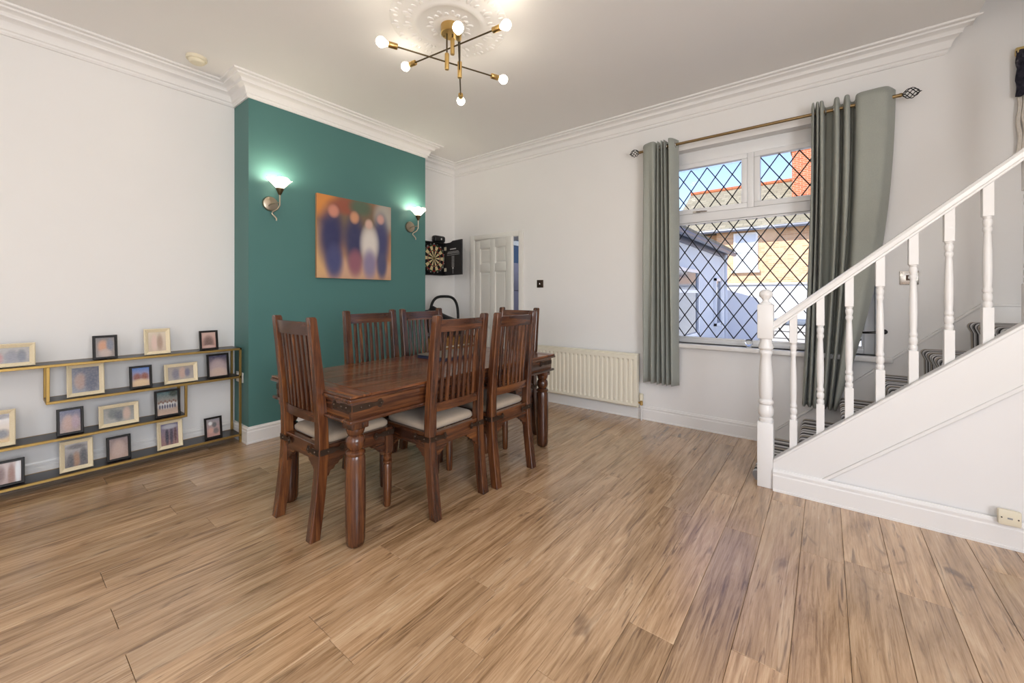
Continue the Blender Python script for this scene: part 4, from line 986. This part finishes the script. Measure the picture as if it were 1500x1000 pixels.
# woven wall hanging above the stairs
wh = thing('wall_hanging', 'woven wall hanging with dark fleece and cream tassels at the picture edge', 'wall hanging', (5.2, -.005, 2.73))
bm = bmesh.new(); tube(bm, [(4.943, -.03, 2.70), (5.49, -.03, 2.70)], .026, 14); obj('wooden_rod', bm, mat('pale_gold_rod', lin(206, 178, 112), .45), wh)
def fleece():
    m = mat('dark_fleece', rough=.95, spec=.1); t = NT(m); n = t.noise(t.coord((30, 30, 14)), 2, 5, .7)
    t.base(t.ramp(n, [(.3, lin(26, 26, 34)), (.6, lin(62, 60, 70)), (.75, lin(120, 116, 120))])); t.bump(n, .8, .02); return m
bm = bmesh.new(); G = []
for i in range(13):
    row = []
    for j in range(41): row.append(bm.verts.new((4.945 + .54 * j / 40, -.03 - .010 * math.sin(j * .9) - random.uniform(0, .012), 2.70 - .27 * i / 12 - (.015 * random.random() if i == 12 else 0))))
    G.append(row)
for i in range(12):
    for j in range(40): bm.faces.new((G[i][j], G[i][j + 1], G[i + 1][j + 1], G[i + 1][j]))
bmesh.ops.recalc_face_normals(bm, faces=bm.faces); bmesh.ops.solidify(bm, geom=bm.faces[:], thickness=.014); obj('dark_fleece_panel', bm, fleece(), wh, ang=1.5)
M['yarn'] = fabric('cream_yarn', lin(190, 182, 170), lin(236, 230, 220), 90)
for k in range(26):
    x = 4.955 + .0205 * k; ln = .33 + .10 * abs((k - 13) / 13) + random.uniform(-.03, .03) ; bm = bmesh.new(); P_ = []
    for i in range(10): P_.append((x + .004 * math.sin(i * 1.3 + k), -.03 + .004 * math.cos(i * 1.7 + k), 2.44 - ln * i / 9))
    tube(bm, P_, [.009, .010, .008, .010, .009, .010, .009, .010, .009, .004], 7); tl = obj('tassel', bm, M['yarn'], wh)
    if k % 3 == 0:
        bm = bmesh.new(); bmesh.ops.create_uvsphere(bm, u_segments=10, v_segments=6, radius=.010, matrix=Matrix.Translation((x, -.03, 2.44 - ln - .006))); obj('bead', bm, mat('brown_bead', lin(96, 80, 62), .5) if k == 0 else bpy.data.materials['brown_bead'], tl)

# ------------------------------------------------------------------ outside
M['render'] = paint('white_render', (.78, .79, .80, 1), .8, .04, .2, .0)
M['conc'] = paint('pale_concrete', lin(196, 194, 190), .9, .2, .2, .3)
def brick():
    m = mat('red_brick', rough=.85, spec=.2); t = NT(m); tc = t.node('ShaderNodeTexCoord'); mp = t.node('ShaderNodeMapping'); t.link(tc.outputs['Object'], mp.inputs[0]); mp.inputs['Rotation'].default_value = (PI / 2, 0, 0)
    b = t.node('ShaderNodeTexBrick'); t.link(mp.outputs[0], b.inputs[0]); b.inputs['Scale'].default_value = 1; b.inputs['Brick Width'].default_value = .225; b.inputs['Row Height'].default_value = .075; b.inputs['Mortar Size'].default_value = .006
    b.inputs['Color1'].default_value = lin(190, 146, 112); b.inputs['Color2'].default_value = lin(214, 178, 142); b.inputs['Mortar'].default_value = lin(200, 186, 164)
    n = t.noise(t.coord((1, 1, 1)), 5, 4); t.base(t.mix(t.math('MULTIPLY', n, .4), b.outputs[0], lin(216, 180, 140))); t.bump(b.outputs[1], -.4, .01); return m
M['brick'] = brick()
def redbrick():
    m = M['brick'].copy(); m.name = 'chimney_brick'
    for n in m.node_tree.nodes:
        if n.type == 'TEX_BRICK': n.inputs['Color1'].default_value = lin(168, 84, 56); n.inputs['Color2'].default_value = lin(190, 112, 76)
        if n.type == 'MIX': n.inputs[7].default_value = lin(190, 120, 84)
    return m
M['brick2'] = redbrick()
def slate():
    m = mat('grey_roof_slate', rough=.8); t = NT(m); b = t.node('ShaderNodeTexBrick'); c = t.coord(); t.link(c, b.inputs[0]); b.inputs['Brick Width'].default_value = .3; b.inputs['Row Height'].default_value = .2; b.inputs['Mortar Size'].default_value = .008; b.inputs['Scale'].default_value = 1
    b.inputs['Color1'].default_value = lin(128, 118, 102); b.inputs['Color2'].default_value = lin(154, 144, 126); b.inputs['Mortar'].default_value = lin(90, 84, 76)
    n = t.noise(c, 3, 4); t.base(t.mix(t.math('MULTIPLY', n, .5), b.outputs[0], lin(120, 122, 92))); return m
M['slate'] = slate()
M['ridge'] = paint('terracotta_ridge', lin(178, 106, 70), .8, .3)
M['gutter'] = mat('grey_gutter', lin(96, 102, 116), .4)
M['darkpane'] = mat('dark_window_glass', lin(96, 104, 116), .08, spec=.7)
M['grey'] = paint('weathered_grey_wood', lin(120, 128, 140), .8, .2)
struct('yard_ground', bx(-3, 12, .35, 16, -.3, -.12), M['conc'], 'pale concrete yard outside the window', cat='ground')
ext = thing('rear_extension', 'white rendered single storey extension seen through the left of the window', 'building', (1.0, 4, -.12))
obj('side_wall', bx(KX1 - .18, KX1, .3, 7.8, -.12, 2.28), M['render'], ext)
obj('end_wall', bx(KX0 - .1, KX1 - .18, 7.62, 7.8, -.12, 2.28), M['render'], ext)
bm = bmesh.new(); prism(bm, [(KX1 + .16, 2.30), (KX1 + .16, 2.38), (KX0 - .1, 3.2), (KX0 - .1, 3.12)], 'y', .3, 7.95); obj('lean_to_roof', bm, M['slate'], ext, smooth=False)
bm = bmesh.new(); tube(bm, [(KX1 + .16, .32, 2.26), (KX1 + .16, 7.95, 2.26)], .055, 10); obj('gutter', bm, M['gutter'], ext)
obj('fascia', bx(KX1 + .001, KX1 + .04, .3, 7.8, 2.14, 2.30), M['gutter'], ext)
def extwin(x, ya, yb, za, zb, bars):
    w = obj('window', (lambda b: ([box(b, *a) for a in ((x, x + .05, ya, yb, za, za + .06), (x, x + .05, ya, yb, zb - .06, zb), (x, x + .05, ya, ya + .06, za, zb), (x, x + .05, yb - .06, yb, za, zb))], b)[1])(bmesh.new()), M['upvc'], ext)
    for z in bars: obj('glazing_bar', bx(x, x + .05, ya + .06, yb - .06, z - .03, z + .03), M['upvc'], w)
    obj('pane', bx(x + .005, x + .02, ya + .05, yb - .05, za + .05, zb - .05), M['darkpane'], w)
extwin(KX1 + .002, 3.0, 4.75, .42, 1.70, (1.28,)); extwin(KX1 + .002, 6.3, 6.9, .5, 1.6, ())
bm = bmesh.new(); tube(bm, [(KX1 + .09, 7.2, -.1), (KX1 + .09, 7.2, 2.2)], .035, 8); obj('downpipe', bm, M['render'], ext)
gw = thing('garden_wall', 'low whitewashed yard wall below the brick house', 'wall', (4.5, 9, -.12))
obj('masonry', bx(1.2, 9, 9.0, 9.22, -.12, 1.49), M['render'], gw); obj('coping', bx(1.15, 9.05, 8.96, 9.26, 1.49, 1.55), M['conc'], gw, .01)
sh2 = thing('storage_box', 'pale grey garden storage box standing in the yard', 'storage box', (3.55, 6.4, -.12))
obj('box_body', bx(2.95, 4.4, 6.0, 6.7, -.12, .62), M['conc'], sh2, .01); obj('box_lid', bx(2.90, 4.45, 5.95, 6.75, .62, .70), M['grey'], sh2, .015); obj('corner_post', bx(2.90, 3.02, 5.93, 6.0, -.12, .62), M['grey'], sh2)
for k in range(5): obj('slat', bx(3.03, 4.4, 5.975, 5.998, -.08 + .14 * k, .04 + .14 * k), M['conc'], sh2, .004, seg=1)
hs = thing('brick_house', 'brick house with slate roof and red chimney opposite the window', 'house', (3, 14, -.12))
obj('front_wall', bx(.55, 14, 14, 14.3, -.12, 3.78), M['brick'], hs)
obj('side_wall', bx(.55, .85, 14.3, 19.5, -.12, 3.78), M['brick'], hs)
bm = bmesh.new(); prism(bm, [(13.7, 3.68), (17.2, 6.02), (17.2, 6.14), (13.7, 3.80)], 'x', -1.2, 14.4); obj('roof_slope', bm, M['slate'], hs, smooth=False)
bm = bmesh.new(); prism(bm, [(20.7, 3.68), (17.2, 6.02), (17.2, 6.14), (20.7, 3.80)], 'x', -1.2, 14.4); obj('roof_slope', bm, M['slate'], hs, smooth=False)
for k in range(34):
    x = -1.2 + .45 * k; bm = bmesh.new(); tube(bm, [(x, 17.2, 6.12), (x + .44, 17.2, 6.12)], .12, 8); obj('ridge_tile', bm, M['ridge'], hs)
bm = bmesh.new(); tube(bm, [(-1.2, 13.66, 3.72), (14.4, 13.66, 3.72)], .07, 8); obj('gutter', bm, M['gutter'], hs)
ck = obj('chimney_stack', bx(2.95, 4.3, 15.7, 16.5, 4.6, 7.0), M['brick2'], hs); obj('chimney_cap', bx(2.88, 4.37, 15.63, 16.57, 7.0, 7.2), M['brick2'], ck)
for x in (3.25, 3.65, 4.05):
    bm = bmesh.new(); lathe(bm, [(.14, 0), (.12, .5), (.14, .52), (.14, .58), (.10, .58)], 12, (x, 16.1, 7.2)); obj('chimney_pot', bm, M['ridge'], ck)
obj('rendered_gable', bx(-3.5, .55, 14.6, 15.0, -.12, 3.7), M['brick'], hs)
for xa in (1.16, 4.6):
    w = obj('window_frame', (lambda b: (frame(b, xa, xa + .82, 2.18, 3.62, .07, 13.95, 14.0), b)[1])(bmesh.new()), M['upvc'], hs)
    obj('window_rail', bx(xa + .07, xa + .75, 13.955, 13.995, 2.87, 2.93), M['upvc'], w); obj('pane', bx(xa + .06, xa + .76, 13.98, 13.99, 2.24, 3.56), mat('net_curtained_glass', lin(214, 222, 230), .2), w)
    obj('stone_sill', bx(xa - .06, xa + .88, 13.9, 14.0, 2.08, 2.18), M['conc'], w)
